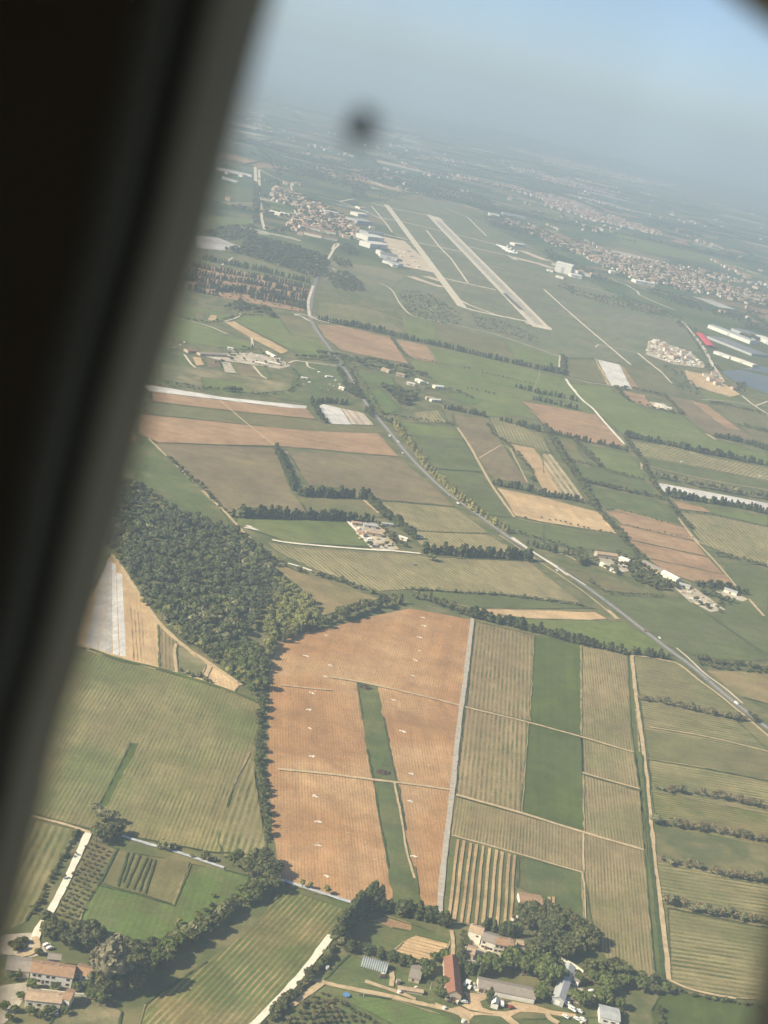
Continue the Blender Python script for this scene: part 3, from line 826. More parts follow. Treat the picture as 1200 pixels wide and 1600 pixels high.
# ------------------------------------------------------------------ trees
def leaf_mat(name, c1, c2, rnd=0.18, scale=0.35, world=False):
    m, t, b = newmat(name)
    tc = N(t, "ShaderNodeTexCoord")
    g = N(t, "ShaderNodeNewGeometry")
    n = noise(t, g.outputs["Position"], scale, 3, 0.6)
    col = mix_c(t, mrange(t, n, 0.38, 0.62, smooth=True), c1, c2)
    n3 = noise(t, g.outputs["Position"], 0.07 if world else 0.05, 2, 0.5)
    f = mrange(t, n3, 0.3, 0.7, 0.78, 1.25)
    oi = N(t, "ShaderNodeObjectInfo")
    f = math_n(t, 'MULTIPLY', f, mrange(t, oi.outputs["Random"], 0, 1, 1 - rnd, 1 + rnd))
    c = N(t, "ShaderNodeVectorMath", operation='SCALE')
    t.links.new(col, c.inputs[0]); t.links.new(f, c.inputs[3])
    t.links.new(c.outputs[0], b.inputs["Base Color"])
    b.inputs["Roughness"].default_value = 0.75
    b.inputs["Specular IOR Level"].default_value = 0.2
    tl = N(t, "ShaderNodeBsdfTranslucent"); t.links.new(c.outputs[0], tl.inputs[0])      # thin leaves let light through
    mx = N(t, "ShaderNodeMixShader"); mx.inputs[0].default_value = 0.12
    t.links.new(b.outputs[0], mx.inputs[1]); t.links.new(tl.outputs[0], mx.inputs[2])
    t.links.new(mx.outputs[0], t.nodes["Material Output"].inputs["Surface"])
    return m


LEAF = dict(
    cypress=leaf_mat("cypress_foliage", (0.064, 0.080, 0.030), (0.098, 0.110, 0.042)),
    broad=leaf_mat("broadleaf_foliage", (0.085, 0.112, 0.032), (0.139, 0.158, 0.046)),
    oak=leaf_mat("oak_foliage", (0.073, 0.090, 0.032), (0.131, 0.128, 0.050)),
    light=leaf_mat("spring_foliage", (0.177, 0.190, 0.055), (0.254, 0.243, 0.087)),
    pine=leaf_mat("pine_foliage", (0.061, 0.075, 0.032), (0.095, 0.101, 0.045), world=True),
    bare=leaf_mat("budding_twigs", (0.191, 0.158, 0.087), (0.245, 0.198, 0.107)),
    dry=leaf_mat("catkin_foliage", (0.15, 0.14, 0.085), (0.21, 0.19, 0.115)),
    poplar=leaf_mat("young_poplar_foliage", (0.230, 0.224, 0.087), (0.307, 0.277, 0.112)),
    fruit=leaf_mat("orchard_foliage", (0.131, 0.125, 0.055), (0.199, 0.165, 0.077)),
    olive=leaf_mat("grey_green_foliage", (0.145, 0.152, 0.074), (0.216, 0.205, 0.107)),
)
BARK = simple("tree_bark", (0.16, 0.12, 0.085), 0.95, 0.3, 2.0)


def rand_quads(C, Nrm, size, rg):
    """one leaf-clump quad at each centre, facing roughly along its normal"""
    n = len(C)
    nr = Nrm + rg.normal(0, 0.55, (n, 3)); nr /= np.linalg.norm(nr, axis=1, keepdims=True) + 1e-9
    a = np.cross(nr, rg.normal(0, 1, (n, 3))); a /= np.linalg.norm(a, axis=1, keepdims=True) + 1e-9
    b = np.cross(nr, a)
    s = size * rg.uniform(0.6, 1.3, (n, 1))
    q = np.stack([C - a * s - b * s * .7, C + a * s - b * s * .7, C + a * s * .8 + b * s, C - a * s * .6 + b * s], 1)
    return q.reshape(-1, 3), np.arange(n * 4, dtype=np.int32).reshape(-1, 4)


def lump(c, r, rg, nu=7, nv=4):
    """a knobbly core that keeps the middle of a crown opaque"""
    V, F = [], []
    for i in range(nv + 1):
        ph = math.pi * i / nv
        for k in range(nu):
            th = 2 * math.pi * k / nu
            w = rg.uniform(0.8, 1.1)
            V.append((c[0] + r[0] * w * math.sin(ph) * math.cos(th), c[1] + r[1] * w * math.sin(ph) * math.sin(th), c[2] + r[2] * math.cos(ph)))
    for i in range(nv):
        for k in range(nu):
            F.append((i * nu + k, (i + 1) * nu + k, (i + 1) * nu + (k + 1) % nu, i * nu + (k + 1) % nu))
    return np.array(V), np.array(F, dtype=np.int32)


def cat_geo(parts):
    V, F, o = [], [], 0
    for v, f in parts:
        V.append(v); F.append(f + o); o += len(v)
    return np.concatenate(V), np.concatenate(F)


def crown_geo(kind, seed, lod=1.0):
    """unit crown: the tree is 1 m tall, scaled per tree; returns verts, quads"""
    rg = np.random.default_rng(seed)
    parts = []
    if kind in ("cypress", "poplar"):
        n = int(230 * lod)
        z = rg.uniform(0.05, 0.99, n) ** 0.9
        R = 0.135 if kind == "cypress" else 0.17
        prof = R * np.sin(np.pi * np.clip(z, 0, 1) ** 0.62) ** 0.75 + 0.012
        th = rg.uniform(0, 2 * np.pi, n)
        lob = 1 + 0.22 * np.sin(3 * th + seed) + 0.12 * np.sin(z * 21 + th)
        rr = prof * lob * rg.uniform(0.75, 1.1, n)
        C = np.stack([rr * np.cos(th), rr * np.sin(th), z], 1)
        Nn = np.stack([np.cos(th), np.sin(th), np.full(n, 0.35)], 1)
        parts.append(rand_quads(C, Nn, 0.052 if lod > 0.6 else 0.085, rg))
        core = []
        for zz, rz in ((0.30, .29), (0.55, .30), (0.76, .2)):
            r_ = R * math.sin(math.pi * zz ** 0.62) ** 0.75 * 0.82
            parts.append(lump((0, 0, zz), (r_, r_, rz), rg, 6, 3))
    else:
        cfg = dict(broad=(0.40, 0.36, 0.60, 13), oak=(0.44, 0.34, 0.60, 12), light=(0.38, 0.36, 0.60, 12), pine=(0.42, 0.30, 0.68, 9), bare=(0.34, 0.38, 0.58, 12),
                   dry=(0.25, 0.46, 0.54, 20), fruit=(0.48, 0.36, 0.55, 7), olive=(0.46, 0.36, 0.58, 8), shrub=(0.60, 0.46, 0.45, 8))[kind]
        R, H, zc, nc = cfg
        nc = max(4, int(nc * (0.5 + 0.5 * lod)))
        d = rg.normal(0, 1, (nc, 3)); d /= np.linalg.norm(d, axis=1, keepdims=True)
        d[:, 2] = np.abs(d[:, 2]) * 1.0 - 0.28
        cc = d * np.array([R, R, H]) * rg.uniform(0.55, 0.85, (nc, 1)); cc[:, 2] += zc
        per = int((34 if kind not in ("bare",) else 20) * lod)
        for c in cc:
            rc = rg.uniform(0.32, 0.50) * R
            k = max(6, per)
            nn = rg.normal(0, 1, (k, 3)); nn[:, 2] += 0.35; nn /= np.linalg.norm(nn, axis=1, keepdims=True)
            P = c + nn * rc * rg.uniform(0.75, 1.08, (k, 1)) * np.array([1, 1, .85])
            P[:, 2] = np.maximum(P[:, 2], 0.03)
            parts.append(rand_quads(P, nn, rc * (0.30 if lod > 0.6 else 0.46), rg))
            if kind != "bare":
                parts.append(lump(c, (rc * .84, rc * .84, rc * .74), rg, 6, 3))
        if kind not in ("bare",):
            parts.append(lump((0, 0, zc - H * 0.1), (R * .62, R * .62, H * .7), rg, 7, 4))
    V, F = cat_geo(parts)
    V[:, 2] = np.clip(V[:, 2], 0.01, 1.03)
    return V, F


SHAPE = dict(cypress="cypress", poplar="poplar", broad="broad", oak="oak", light="light", pine="pine", bare="bare", dry="dry", fruit="fruit", olive="olive", shrub="shrub", greyshrub="shrub")
MATOF = dict(shrub="oak", greyshrub="olive")
NAMEOF = dict(cypress="cypress_tree", poplar="poplar_tree", broad="broadleaf_tree", oak="evergreen_tree", light="spring_tree", pine="pine_tree", bare="budding_tree", dry="tall_tree",
              fruit="orchard_tree", olive="grey_green_tree", shrub="shrub", greyshrub="shrub")
CATOF = dict(shrub="shrub", greyshrub="shrub", cypress="cypress")
_cm, _tm, _lm = {}, {}, {}


def crown_mesh(kind, v):
    k = (kind, v)
    if k not in _cm:
        V, F = crown_geo(SHAPE[kind], 100 * v + sum(map(ord, kind)))
        _cm[k] = mesh_np(NAMEOF[kind] + "_crown", V, F, [LEAF[MATOF.get(kind, kind)]])
    return _cm[k]


def trunk_mesh(kind, v):
    k = (kind, v)
    if k not in _tm:
        mb = MB(); r = random.Random(v * 7 + len(kind))
        top = 0.5
        w = 0.035 if kind not in ("cypress", "poplar") else 0.022
        mb.tube((0, 0, -0.12), (0.01, 0.01, top * .55), w, w * .75, 7)
        mb.tube((0.01, 0.01, top * .5), (0.015, 0, 0.85), w * .72, w * .15, 6)
        if kind not in ("cypress",):
            for q in range(5):
                th = q * 1.3 + r.uniform(0, .6); z0 = r.uniform(.25, .5)
                mb.tube((0.01, 0, z0), (0.25 * math.cos(th), 0.25 * math.sin(th), z0 + r.uniform(.18, .3)), w * .42, w * .12, 5)
        _tm[k] = mesh_np(NAMEOF[kind] + "_trunk", mb.v, mb.f, [BARK])
    return _tm[k]


def far_mesh(kind, v):
    """trunk and crown in one mesh for trees a few pixels tall"""
    k = (kind, v)
    if k not in _lm:
        V, F = crown_geo(SHAPE[kind], 100 * v + 5 + sum(map(ord, kind)), 0.45)
        mb = MB().tube((0, 0, -0.1), (0, 0, 0.5), 0.03, 0.02, 4, caps=False)
        V2, F2 = cat_geo([(V, F), (np.array(mb.v), np.array(mb.f, dtype=np.int32))])
        mi = np.zeros(len(F2), int); mi[len(F):] = 1
        _lm[k] = mesh_np(NAMEOF[kind], V2, F2, [LEAF[MATOF.get(kind, kind)], BARK], mi)
    return _lm[k]


TREES = []          # (distance, kind, x, y, height, width factor, label, group)


def tree(kind, x, y, h, wf=1.0, label=None, group=None):
    TREES.append((math.hypot(x, y), kind, x, y, h, wf, label, group))


def along(P, step):
    out, acc = [], 0.0
    for k in range(len(P) - 1):
        a, b = P[k], P[k + 1]
        L = math.hypot(b[0] - a[0], b[1] - a[1]); s = acc
        while s < L:
            out.append((a[0] + (b[0] - a[0]) * s / L, a[1] + (b[1] - a[1]) * s / L)); s += step
        acc = s - L
    return out


def row(kind, reg, s, step, h, label=None, group=None, jit=0.25, hv=0.2, wf=1.0, gap=0.03, mixk=None, z=0):
    """a line of trees"""
    if kind == "cypress": step *= 0.85
    for x, y in along(pts(reg, s), step):
        if random.random() < gap: continue
        k = kind if not mixk or random.random() > 0.3 else mixk
        tree(k, x + random.uniform(-jit, jit) * step, y + random.uniform(-jit, jit) * step, h * random.uniform(1 - hv * 1.5, 1 + hv * 1.4), wf * random.uniform(.75, 1.3), label, group)


def spots(kind, reg, s, h, label=None, group=None, wf=1.0, hv=0.15):
    for x, y in pts(reg, s):
        tree(kind, x, y, h * random.uniform(1 - hv, 1 + hv), wf * random.uniform(.9, 1.15), label, group)


def inside(p, P):
    c = False; j = len(P) - 1
    for i in range(len(P)):
        if (P[i][1] > p[1]) != (P[j][1] > p[1]) and p[0] < (P[j][0] - P[i][0]) * (p[1] - P[i][1]) / (P[j][1] - P[i][1]) + P[i][0]: c = not c
        j = i
    return c


def area_pts(reg, s, step, jit=0.35, rot=0.0):
    P = pts(reg, s) if isinstance(s, str) else s
    cx = sum(p[0] for p in P) / len(P); cy = sum(p[1] for p in P) / len(P)
    R = max(math.hypot(p[0] - cx, p[1] - cy) for p in P)
    n = int(R / step) + 1; out = []
    for i in range(-n, n + 1):
        for j in range(-n, n + 1):
            u, v = (i + random.uniform(-jit, jit)) * step, (j + random.uniform(-jit, jit)) * step
            q = (cx + u * math.cos(rot) - v * math.sin(rot), cy + u * math.sin(rot) + v * math.cos(rot))
            if inside(q, P): out.append(q)
    return out


def random_pts(reg, s, step):
    P = pts(reg, s)
    x0, x1 = min(p[0] for p in P), max(p[0] for p in P); y0, y1 = min(p[1] for p in P), max(p[1] for p in P)
    n = int((x1 - x0) * (y1 - y0) / step ** 2)
    return [q for q in ((random.uniform(x0, x1), random.uniform(y0, y1)) for _ in range(n)) if inside(q, P)]


def bake(name, items, mat_for=None, variants=3, lod=0.32):
    """items (kind, x, y, h, wf) merged into one mesh: only for growth nobody could count"""
    geo = {}; Vs, Fs, MI, off = [], [], [], 0
    kinds = sorted({i[0] for i in items}); mats = [LEAF[MATOF.get(k, k)] for k in kinds]
    for k in kinds:
        for v in range(variants):
            geo[(k, v)] = crown_geo(SHAPE[k], 31 * v + sum(map(ord, k)), lod)
    for k, x, y, h, wf in items:
        V, F = geo[(k, random.randrange(variants))]
        a = random.uniform(0, 6.28); c, s = math.cos(a), math.sin(a)
        Q = np.empty_like(V)
        Q[:, 0] = (V[:, 0] * c - V[:, 1] * s) * h * wf + x
        Q[:, 1] = (V[:, 0] * s + V[:, 1] * c) * h * wf + y
        Q[:, 2] = V[:, 2] * h
        Vs.append(Q); Fs.append(F + off); off += len(V)
        MI.append(np.full(len(F), kinds.index(k), dtype=np.int32))
    me = mesh_np(name, np.concatenate(Vs), np.concatenate(Fs), mats, np.concatenate(MI))
    return tag(obj(name, me), kind="stuff")


# --- near hedges and trees
row("oak", "P", "411,1093 406,1120 404,1150 404,1180 404,1205 409,1230 413,1262 416,1290 418,1312", 5.5, 6.5, "dark bushy tree in the hedge along the left edge of the red field", "hedge trees left of the red field", 0.3, 0.35, 1.05, 0.08, "broad")
row("shrub", "P", "411,1093 405,1140 405,1205 412,1262 418,1320", 4.5, 2.6, "low bush at the foot of the hedge trees beside the large red field", "hedge bushes left of the red field", 0.4, 0.3)
spots("broad", "r", "408,335 385,355", 11, "rounded tree beside the canal west of the field-corner clump", "trees by the canal corner")
spots("oak", "r", "515,360 560,350 590,385 610,400 560,440 600,490 520,420 470,400", 12, "tall dark tree in the clump at the bottom left corner of the red field", "clump at the red field corner", 1.05)
row("oak", "r", "580,470 500,530 430,570 370,620 310,670 240,720 170,760 100,800 30,840 -40,900", 5.0, 9.5, "dark tree in the thick diagonal hedge between the bright meadow and the diagonal vine rows", "thick diagonal hedge by the vines", 0.45, 0.25, 1.1, 0, "broad")
row("broad", "r", "540,455 440,530 340,610 240,690 150,740 60,780", 7.0, 8, "greener tree on the meadow side of the thick diagonal hedge", "meadow side of the diagonal hedge", 0.4, 0.25, 1.0, 0.1, "olive")
spots("light", "r", "75,690 100,665 50,740 195,640", 5.5, "pale yellow-green young tree at the meadow's lower corner", "pale saplings on the meadow")
spots("shrub", "r", "285,520 275,570 245,600 200,615 180,680 240,650", 3, "small dark bush standing on the meadow", "bushes on the meadow")
row("greyshrub", "r", "15,250 60,265 100,275 165,310 260,330 310,350", 7, 5.5, "grey-green bush beside the pale canal under the large vineyard", "bushes along the canal", 0.4, 0.3, 0.8, 0.15)
spots("light", "r", "760,470 800,475 890,505", 6, "small bright tree standing beside the canal below the red field", "small trees by the canal", 0.9)
spots("olive", "q", "600,90 625,120 700,140 660,130", 9, "pale spreading tree at the top of the white farm track", "pale trees at the track head", 1.1)
spots("oak", "q", "610,225 600,260 700,225 730,215 640,265", 10, "dark rounded tree at the junction of the white farm track", "dark trees at the track head", 1.05)
row("shrub", "q", "490,195 440,280 395,360 350,440 300,530 255,620 225,680 190,720", 3.2, 2.8, "dark bush in the hedge west of the white farm track", "hedge west of the white track", 0.3, 0.3)
spots("bare", "q", "465,350 385,500 445,360 400,495", 4, "bare pale sapling beside the white farm track", "bare saplings by the white track")
row("oak", "q", "280,770 300,800 250,850 320,860 370,860", 5, 8, "dark tree where the white track reaches the farm", "trees at the track foot", 0.5)
spots("oak", "q", "335,870 390,890 430,935 480,870 540,870 560,905 600,880 520,930", 12, "large dark tree behind the left farmhouse", "dark trees behind the farmhouse", 1.05)
spots("dry", "q", "655,1190", 40, "very tall pale brown tree beside the left farmhouse, tallest of its wood", None, 1.0, 0)
spots("dry", "q", "600,1150", 26, "shorter pale brown tree behind the tallest one at the left farm", None, 1.0, 0)
spots("oak", "q", "780,960 820,1010 860,1060 800,1100 870,1130 760,1140 720,1160 900,1000 940,960 700,1210 640,1230 580,1190 800,1180 850,1200", 12, "dark evergreen in the grove between the left farm and the vine rows", "farm grove by the vine rows", 1.05)
spots("broad", "q", "950,930 1000,960 1040,940 980,1030 1060,1000 930,1080 620,1290 560,1250", 10, "mid green tree at the grove's meadow edge", "green edge of the farm grove", 1.05)
spots("shrub", "q", "120,905 160,890 100,940 140,940 80,920 250,965", 5, "bush on the loop drive above the left farmhouse", "bushes on the loop drive", 1.0)
spots("broad", "q", "110,1110 60,1130 130,1250 90,1330 50,1380 30,1320 180,1350 280,1350 320,1340 250,1370 200,1180 330,1190 470,1190 520,1180 400,1340", 5.5, "garden tree around the two left farmhouses", "garden trees at the left farm", 1.1)
CYP = "tall dark cypress in the row running down from the canal end beside the white track"
row("cypress", "r", "1135,565 1095,575 1055,610 1020,660 985,700 955,745 935,775", 3.2, 15, CYP, "cypress row at the white track head", 0.25, 0.15, 1.3)
spots("cypress", "t", "335,285 385,300", 17, "tallest dark cypress at the corner where the red field meets the garden plot", "corner cypresses", 1.25)
row("cypress", "t", "290,300 440,320 520,340 600,355 700,375 790,400 870,425", 4.2, 10.5, "dense dark cypress in the hedge under the large red field", "cypress hedge under the red field", 0.3, 0.2, 1.7)
row("oak", "t", "820,420 880,425", 4, 7, "round dark tree at the end of the cypress hedge under the red field", "trees at the cypress hedge end", 0.3)
row("cypress", "t", "210,585 270,595 330,605 400,625 470,650 540,670 610,690 700,715 760,725", 4.2, 8.0, "bushy conifer in the hedge between the garden plot and the polytunnel", "conifer hedge by the polytunnel", 0.35, 0.2, 1.9)
spots("olive", "t", "110,540 165,530 140,560", 9, "grey-green conifer at the foot of the white track row", "grey conifers by the white track", 0.7)
row("oak", "r", "925,800 900,850 850,905 800,950 740,1020 680,1080 620,1150 570,1210 520,1270", 3.6, 5.0, "dark bush in the hedge on the right side of the white track", "hedge right of the white track", 0.35, 0.25, 1.1, 0, "shrub")
row("shrub", "t", "20,870 120,930 220,990 320,1040 400,1090", 3.2, 2.4, "low bush in the hedge between the lawn and the young orchard", "lawn hedge", 0.3)
spots("broad", "t", "790,820 830,830 770,880 800,900 740,700 760,650 800,650 830,640 720,720 700,760 740,740 690,700", 7, "green tree left of the red-roofed barn", "trees left of the red barn", 1.1)
PLN = "large dense plane tree between the white farmhouse and the long grey shed"
spots("broad", "u", "470,905 520,900 570,910 620,905 660,920 700,915 740,930 610,960 660,970 700,990 740,985 760,1010 540,930 580,960 360,930 400,950 330,930 720,1030", 13, PLN, "plane grove at the hamlet", 1.05)
spots("oak", "u", "600,600 650,590 690,600 720,640 660,640 590,650 780,590 830,610 850,640 800,640 760,660 880,640 920,660 900,700 950,690 860,690 800,700 720,700 1000,740 1040,740 960,750 1030,790 900,760 840,750 770,740 720,760 930,820 860,810 800,800 690,770 650,830 700,820 760,830 830,860 890,850", 12, "dark evergreen in the wood behind the hamlet, below the bare vines", "evergreen wood behind the hamlet", 1.1)
spots("broad", "u", "800,930 830,960 850,1000 780,950 700,1090 730,1120 680,1130 950,1010 1000,960 1040,930 1080,950 1110,990 1060,1000 1120,1050 1150,1100 1080,1120 1160,1010 1100,1150 1000,1150 960,1170 930,1140 1190,950 1180,1060", 9, "green tree around the car park and grey hall", "trees around the car park", 1.1)
row("oak", "v", "50,880 100,890 170,890 230,880 290,910 350,915 420,930 480,950 530,965", 5, 9, "dark tree in the belt at the foot of the bare vine rows", "tree belt at the vines' foot", 0.5, 0.25, 1.1, 0, "cypress")
row("broad", "v", "80,950 150,960 210,1000 270,980 330,960 400,980 470,1000 540,990", 6, 8, "green tree on the near side of the belt below the vines", "near side of the vine belt", 0.5, 0.25, 1.1, 0, "oak")
row("broad", "v", "60,1080 120,1060 180,1090 250,1090 270,1140 300,1180", 5, 7, "green tree by the dark-panelled white building", "trees by the panelled building", 0.5, 0.25, 1.1)
row("shrub", "v", "570,985 640,1000 720,1020 850,1050 1000,1075 1200,1100", 4, 3, "dark bush in the hedge along the bottom track of the right vineyard", "bottom track hedge", 0.3)
row("shrub", "v", "520,1120 530,1250", 4, 4, "dark bush along the ditch at the bottom field", "bottom ditch bushes", 0.3)
spots("cypress", "w", "448,800", 11, "single dark cypress on the traffic island in the farmyard", None, 1.15, 0)
spots("cypress", "u", "330,655 355,650 385,668 430,680 445,690 500,705 520,700 560,700 480,700", 9, "dark cypress behind the white farmhouse", "cypresses behind the farmhouse", 1.25)
spots("cypress", "u", "148,900 165,880 180,905 195,935 215,950 240,955 270,940 300,960 330,970 165,845 155,930 290,985", 9, "dark cypress between the red barn and the small sheds", "cypresses by the sheds", 1.1)
spots("oak", "u", "180,720 195,745 170,760 205,770 190,700 165,800", 5, "dark tree at the gable end of the white farmhouse", "trees at the farmhouse gable", 1.1)
spots("shrub", "w", "455,400 480,410 510,420 590,425 620,440 560,450 440,430 690,440", 3, "round bush on the terrace of the white farmhouse", "terrace bushes", 1.0)
spots("oak", "u", "735,500 565,520 600,510 640,530 560,570", 6, "tree pressed against the brown-roofed house in the field", "trees at the field house", 1.1)
# orchards
for n_, (x, y) in enumerate(area_pts("t", "-60,890 60,930 160,985 250,1040 320,1090 -260,1090 -160,980", 4.3, 0.2, 0.4)):
    tree("fruit", x, y, random.uniform(2.6, 3.6), 1.1, "small dark orchard tree in the grid left of the lawn hedge", "young orchard by the lawn")
for x, y in area_pts("q", "555,260 700,315 600,520 500,740 390,780 340,720 480,410", 4.6, 0.15, -0.25):
    tree("fruit", x, y, random.uniform(2.0, 2.8), 1.1, "small greyish fruit tree in the grid right of the white farm track", "fruit trees by the white track")
# rows of scrub across the right vineyard
for lab, ln in (("uppermost scrub row across the right-hand vineyard", "222,425 350,440 500,485 700,525 850,560 1000,590"), ("second scrub row across the right-hand vineyard", "335,1055 420,1085 560,1095 760,1125 950,1165 1143,1215 1300,1250"),
                ("third scrub row across the right-hand vineyard", "325,1310 500,1335 700,1370 900,1400 1143,1450 1300,1480")):
    row("bare", "p", ln, 3.0, 6.5, "thin budding tree in the " + lab, lab, 0.8, 0.3, 1.1, 0.06, "olive")
for lab, ln in (("fourth scrub row across the right-hand vineyard", "520,180 570,195 640,205 750,235 900,268 1000,285 1170,315"), ("lowest scrub row across the right-hand vineyard", "545,455 620,465 700,480 850,515 1000,540 1160,575")):
    row("bare", "v", ln, 3.0, 6.5, "thin budding tree in the " + lab, lab, 0.8, 0.3, 1.1, 0.06, "olive")
row("oak", "p", "1010,540 1040,570 1060,600", 5, 6, "dark tree beside the main road at the right vineyard corner", "roadside trees at the vineyard corner")
# hedges round the red field's far side
row("oak", "k", "-20,610 40,580 110,555 190,520 260,495 330,470 400,450 470,435 530,425", 5.5, 10, "dark tree in the hedge along the top left edge of the large red field", "hedge above the red field", 0.3, 0.3, 1.0, 0, "cypress")
row("oak", "k", "580,400 640,415 700,435 760,460 830,485", 6, 8.5, "dark tree in the hedge along the top right edge of the large red field", "hedge above the red field's right half", 0.3, 0.3, 1.0, 0, "cypress")
row("cypress", "o", "190,45 260,60 330,85 400,95 470,115 540,135 620,150 700,175 780,195 860,215 950,235 1040,255", 5, 10, "dark cypress in the windbreak along the top of the vine rows and green strip", "windbreak above the vines", 0.3, 0.25, 1.5)
row("cypress", "l", "560,668 640,680 740,690", 6, 8, "dark tree in the windbreak beside the main road end", "windbreak's road end", 0.3, 0.25, 1.5)
# middle distance
row("shrub", "k", "-100,240 0,265 100,290 200,312 290,345 360,370 430,395 490,415", 5.5, 4.5, "green bush in the hedge between the dry field and the vine rows", "hedge above the dry field", 0.45, 0.35, 1.0, 0.05, "light")
row("greyshrub", "k", "555,362 700,372 850,382 1000,390 1120,405 1370,440", 5, 4.0, "pale bush in the low hedge under the middle vineyard", "low hedge under the middle vineyard", 0.3, 0.3)
row("cypress", "k", "635,190 700,200 760,203 820,207 900,210 980,215 1060,220 1135,228", 6, 12, "dark cypress in the row between the two middle vineyards", "cypress row between vineyards", 0.25, 0.25, 1.35)
spots("broad", "k", "660,225 680,230", 9, "round tree standing in the middle vineyard below the cypress row", "trees in the middle vineyard", 1.0)
row("cypress", "g", "790,345 812,395 838,455 868,530 885,575", 4, 9.5, "dark tree in the dense L-shaped windbreak's long arm", "long arm of the L windbreak", 0.2, 0.12, 1.8)
row("cypress", "g", "920,600 960,602 1020,605 1090,608 1150,610 1200,610", 7, 12, "dark cypress in the short arm of the L-shaped windbreak", "short arm of the L windbreak", 0.25, 0.2, 1.3, 0.1)
row("cypress", "h", "-60,600 0,604 50,606 120,608 180,610 240,612", 7.5, 12, "dark cypress in the row continuing the L-shaped windbreak", "row continuing the L windbreak", 0.25, 0.25, 1.3, 0.12)
row("cypress", "g", "565,712 640,715 720,718 800,720 880,722 960,725 1040,728 1170,732", 5.5, 13, "tall dark cypress in the long row above the green field", "cypress row above the green field", 0.2, 0.2, 1.35, 0.04)
row("cypress", "h", "245,605 275,640 310,680 345,710 390,735 430,765 470,800 505,835", 5, 11, "dark tree in the windbreak beside the walled farm", "windbreak beside the walled farm", 0.4, 0.25, 1.6)
row("cypress", "h", "150,728 210,730 290,735", 5, 10, "dark tree above the walled farm", "trees above the walled farm", 0.3, 0.2, 1.6)
row("oak", "k", "480,120 510,150 540,165", 6, 8, "tree beside the walled farm", "trees beside the walled farm", 0.4)
row("oak", "g", "225,415 260,450 310,495 345,525 375,545 400,560 430,600 470,650 500,680 530,690", 6, 5, "bush along the pale track beside the light meadow", "bushes along the meadow track", 0.35, 0.4, 1.1, 0.15)
row("light", "k", "-90,215 -60,230 -30,235", 6, 6, "green tree where the track meets the pine wood", "trees at the wood's track", 0.5)
PPL = "pale feathery poplar in the line along the main road"
row("poplar", "h", "395,215 425,265 455,300 490,350 520,390 550,440 590,480 640,530 690,575 740,620 790,660 850,700 920,750 1000,800", 9, 12, PPL, "poplars along the main road", 0.2, 0.2, 1.2, 0.05)
ALLFAR = []
# --- farther windbreaks
row("oak", "h", "330,10 380,50 430,90 470,110 400,30 350,40 420,60", 8, 10, jit=.6)
row("oak", "h", "345,165 400,175 450,185 500,190 600,205 710,218", 7, 5, jit=.4)
row("cypress", "h", "690,135 760,150 830,165 890,178", 6, 8, wf=1.5)
row("cypress", "h", "960,195 1010,210 1080,225 1170,255", 6, 9, wf=1.5)
row("cypress", "h", "930,540 985,552 1060,562 1130,580 1200,600", 6, 9, wf=1.5)
row("cypress", "i", "0,600 60,610 130,620 200,635", 6, 9, wf=1.5)
row("oak", "h", "905,230 920,270 980,300 1010,330 1060,380 1110,440 1140,480 1130,520", 8, 5.5, jit=.3)
row("cypress", "e", "-180,340 -60,370 0,378 100,400 200,425 330,455 500,492 650,530 750,552 900,585 1020,612 1130,635", 7, 10.5, wf=1.5)
row("oak", "e", "-170,530 -60,550 0,560 60,570 120,560 180,585 240,600 300,610 360,640 390,650", 6, 9, jit=.5)
row("oak", "e", "20,580 80,600 140,610 200,610 260,640 320,630", 8, 9, jit=.6)
row("oak", "e", "160,710 220,720 280,740 340,760 260,780 300,800 240,790 220,760", 6, 10, jit=.5)
row("oak", "e", "300,740 400,720 480,710 600,740 640,770", 7, 6, jit=.5, gap=.2)
row("cypress", "e", "500,820 560,830 640,845 720,860", 6, 8, wf=1.5)
row("oak", "e", "215,440 250,500 300,545 400,565 460,577", 7, 4)
row("oak", "e", "560,590 640,610 720,635 800,650 880,670 1010,695", 8, 4, gap=.3)
row("oak", "e", "620,715 700,730 780,748", 8, 5, gap=.2)
row("cypress", "e", "880,705 940,722 1000,738 1080,752 1200,780", 7, 9, wf=1.5)
row("cypress", "e", "970,772 1050,790 1120,805 1200,825", 6, 9, wf=1.5)
row("oak", "f", "100,545 95,600 105,640", 8, 9, wf=1.3)
row("oak", "f", "40,600 100,625", 8, 9, wf=1.3)
row("oak", "f", "110,548 250,552 270,550", 9, 3)
row("cypress", "i", "35,262 90,280 150,292 230,312", 6, 9, wf=1.6)
row("cypress", "i", "245,315 310,325 380,345 450,362", 6, 9, wf=1.6)
row("oak", "i", "155,295 190,345 230,385 270,420 295,445", 6, 8, jit=.4)
row("oak", "i", "150,300 200,345 245,390 280,430 305,445", 6, 8, jit=.4)
row("oak", "i", "0,230 35,290 70,345 110,410 150,470 190,525 215,575 245,620 275,670 320,720 380,785 430,850", 5, 7.5, jit=.5, wf=1.3)
row("oak", "i", "20,260 60,330 100,395 140,455 180,510 210,550 240,610 265,655", 6, 8, jit=.5, wf=1.3)
row("oak", "i", "430,285 470,345 510,400 540,440 560,490 600,560 640,610 690,670 730,720 780,775", 6, 6.5, jit=.5, wf=1.3)
row("cypress", "i", "440,285 520,300 600,318 700,338 790,360 880,378 980,395 1080,418", 6, 11, wf=1.6)
row("cypress", "i", "1105,420 1200,440 1300,460", 6, 11, wf=1.6)
row("cypress", "i", "915,285 980,298 1060,315 1130,335 1200,355 1300,380", 6, 10, wf=1.6)
row("oak", "i", "110,402 200,425 300,455 400,482 545,518", 6, 4.5)
row("oak", "i", "190,518 300,545 450,580 560,600 640,622", 7, 7, wf=1.3)
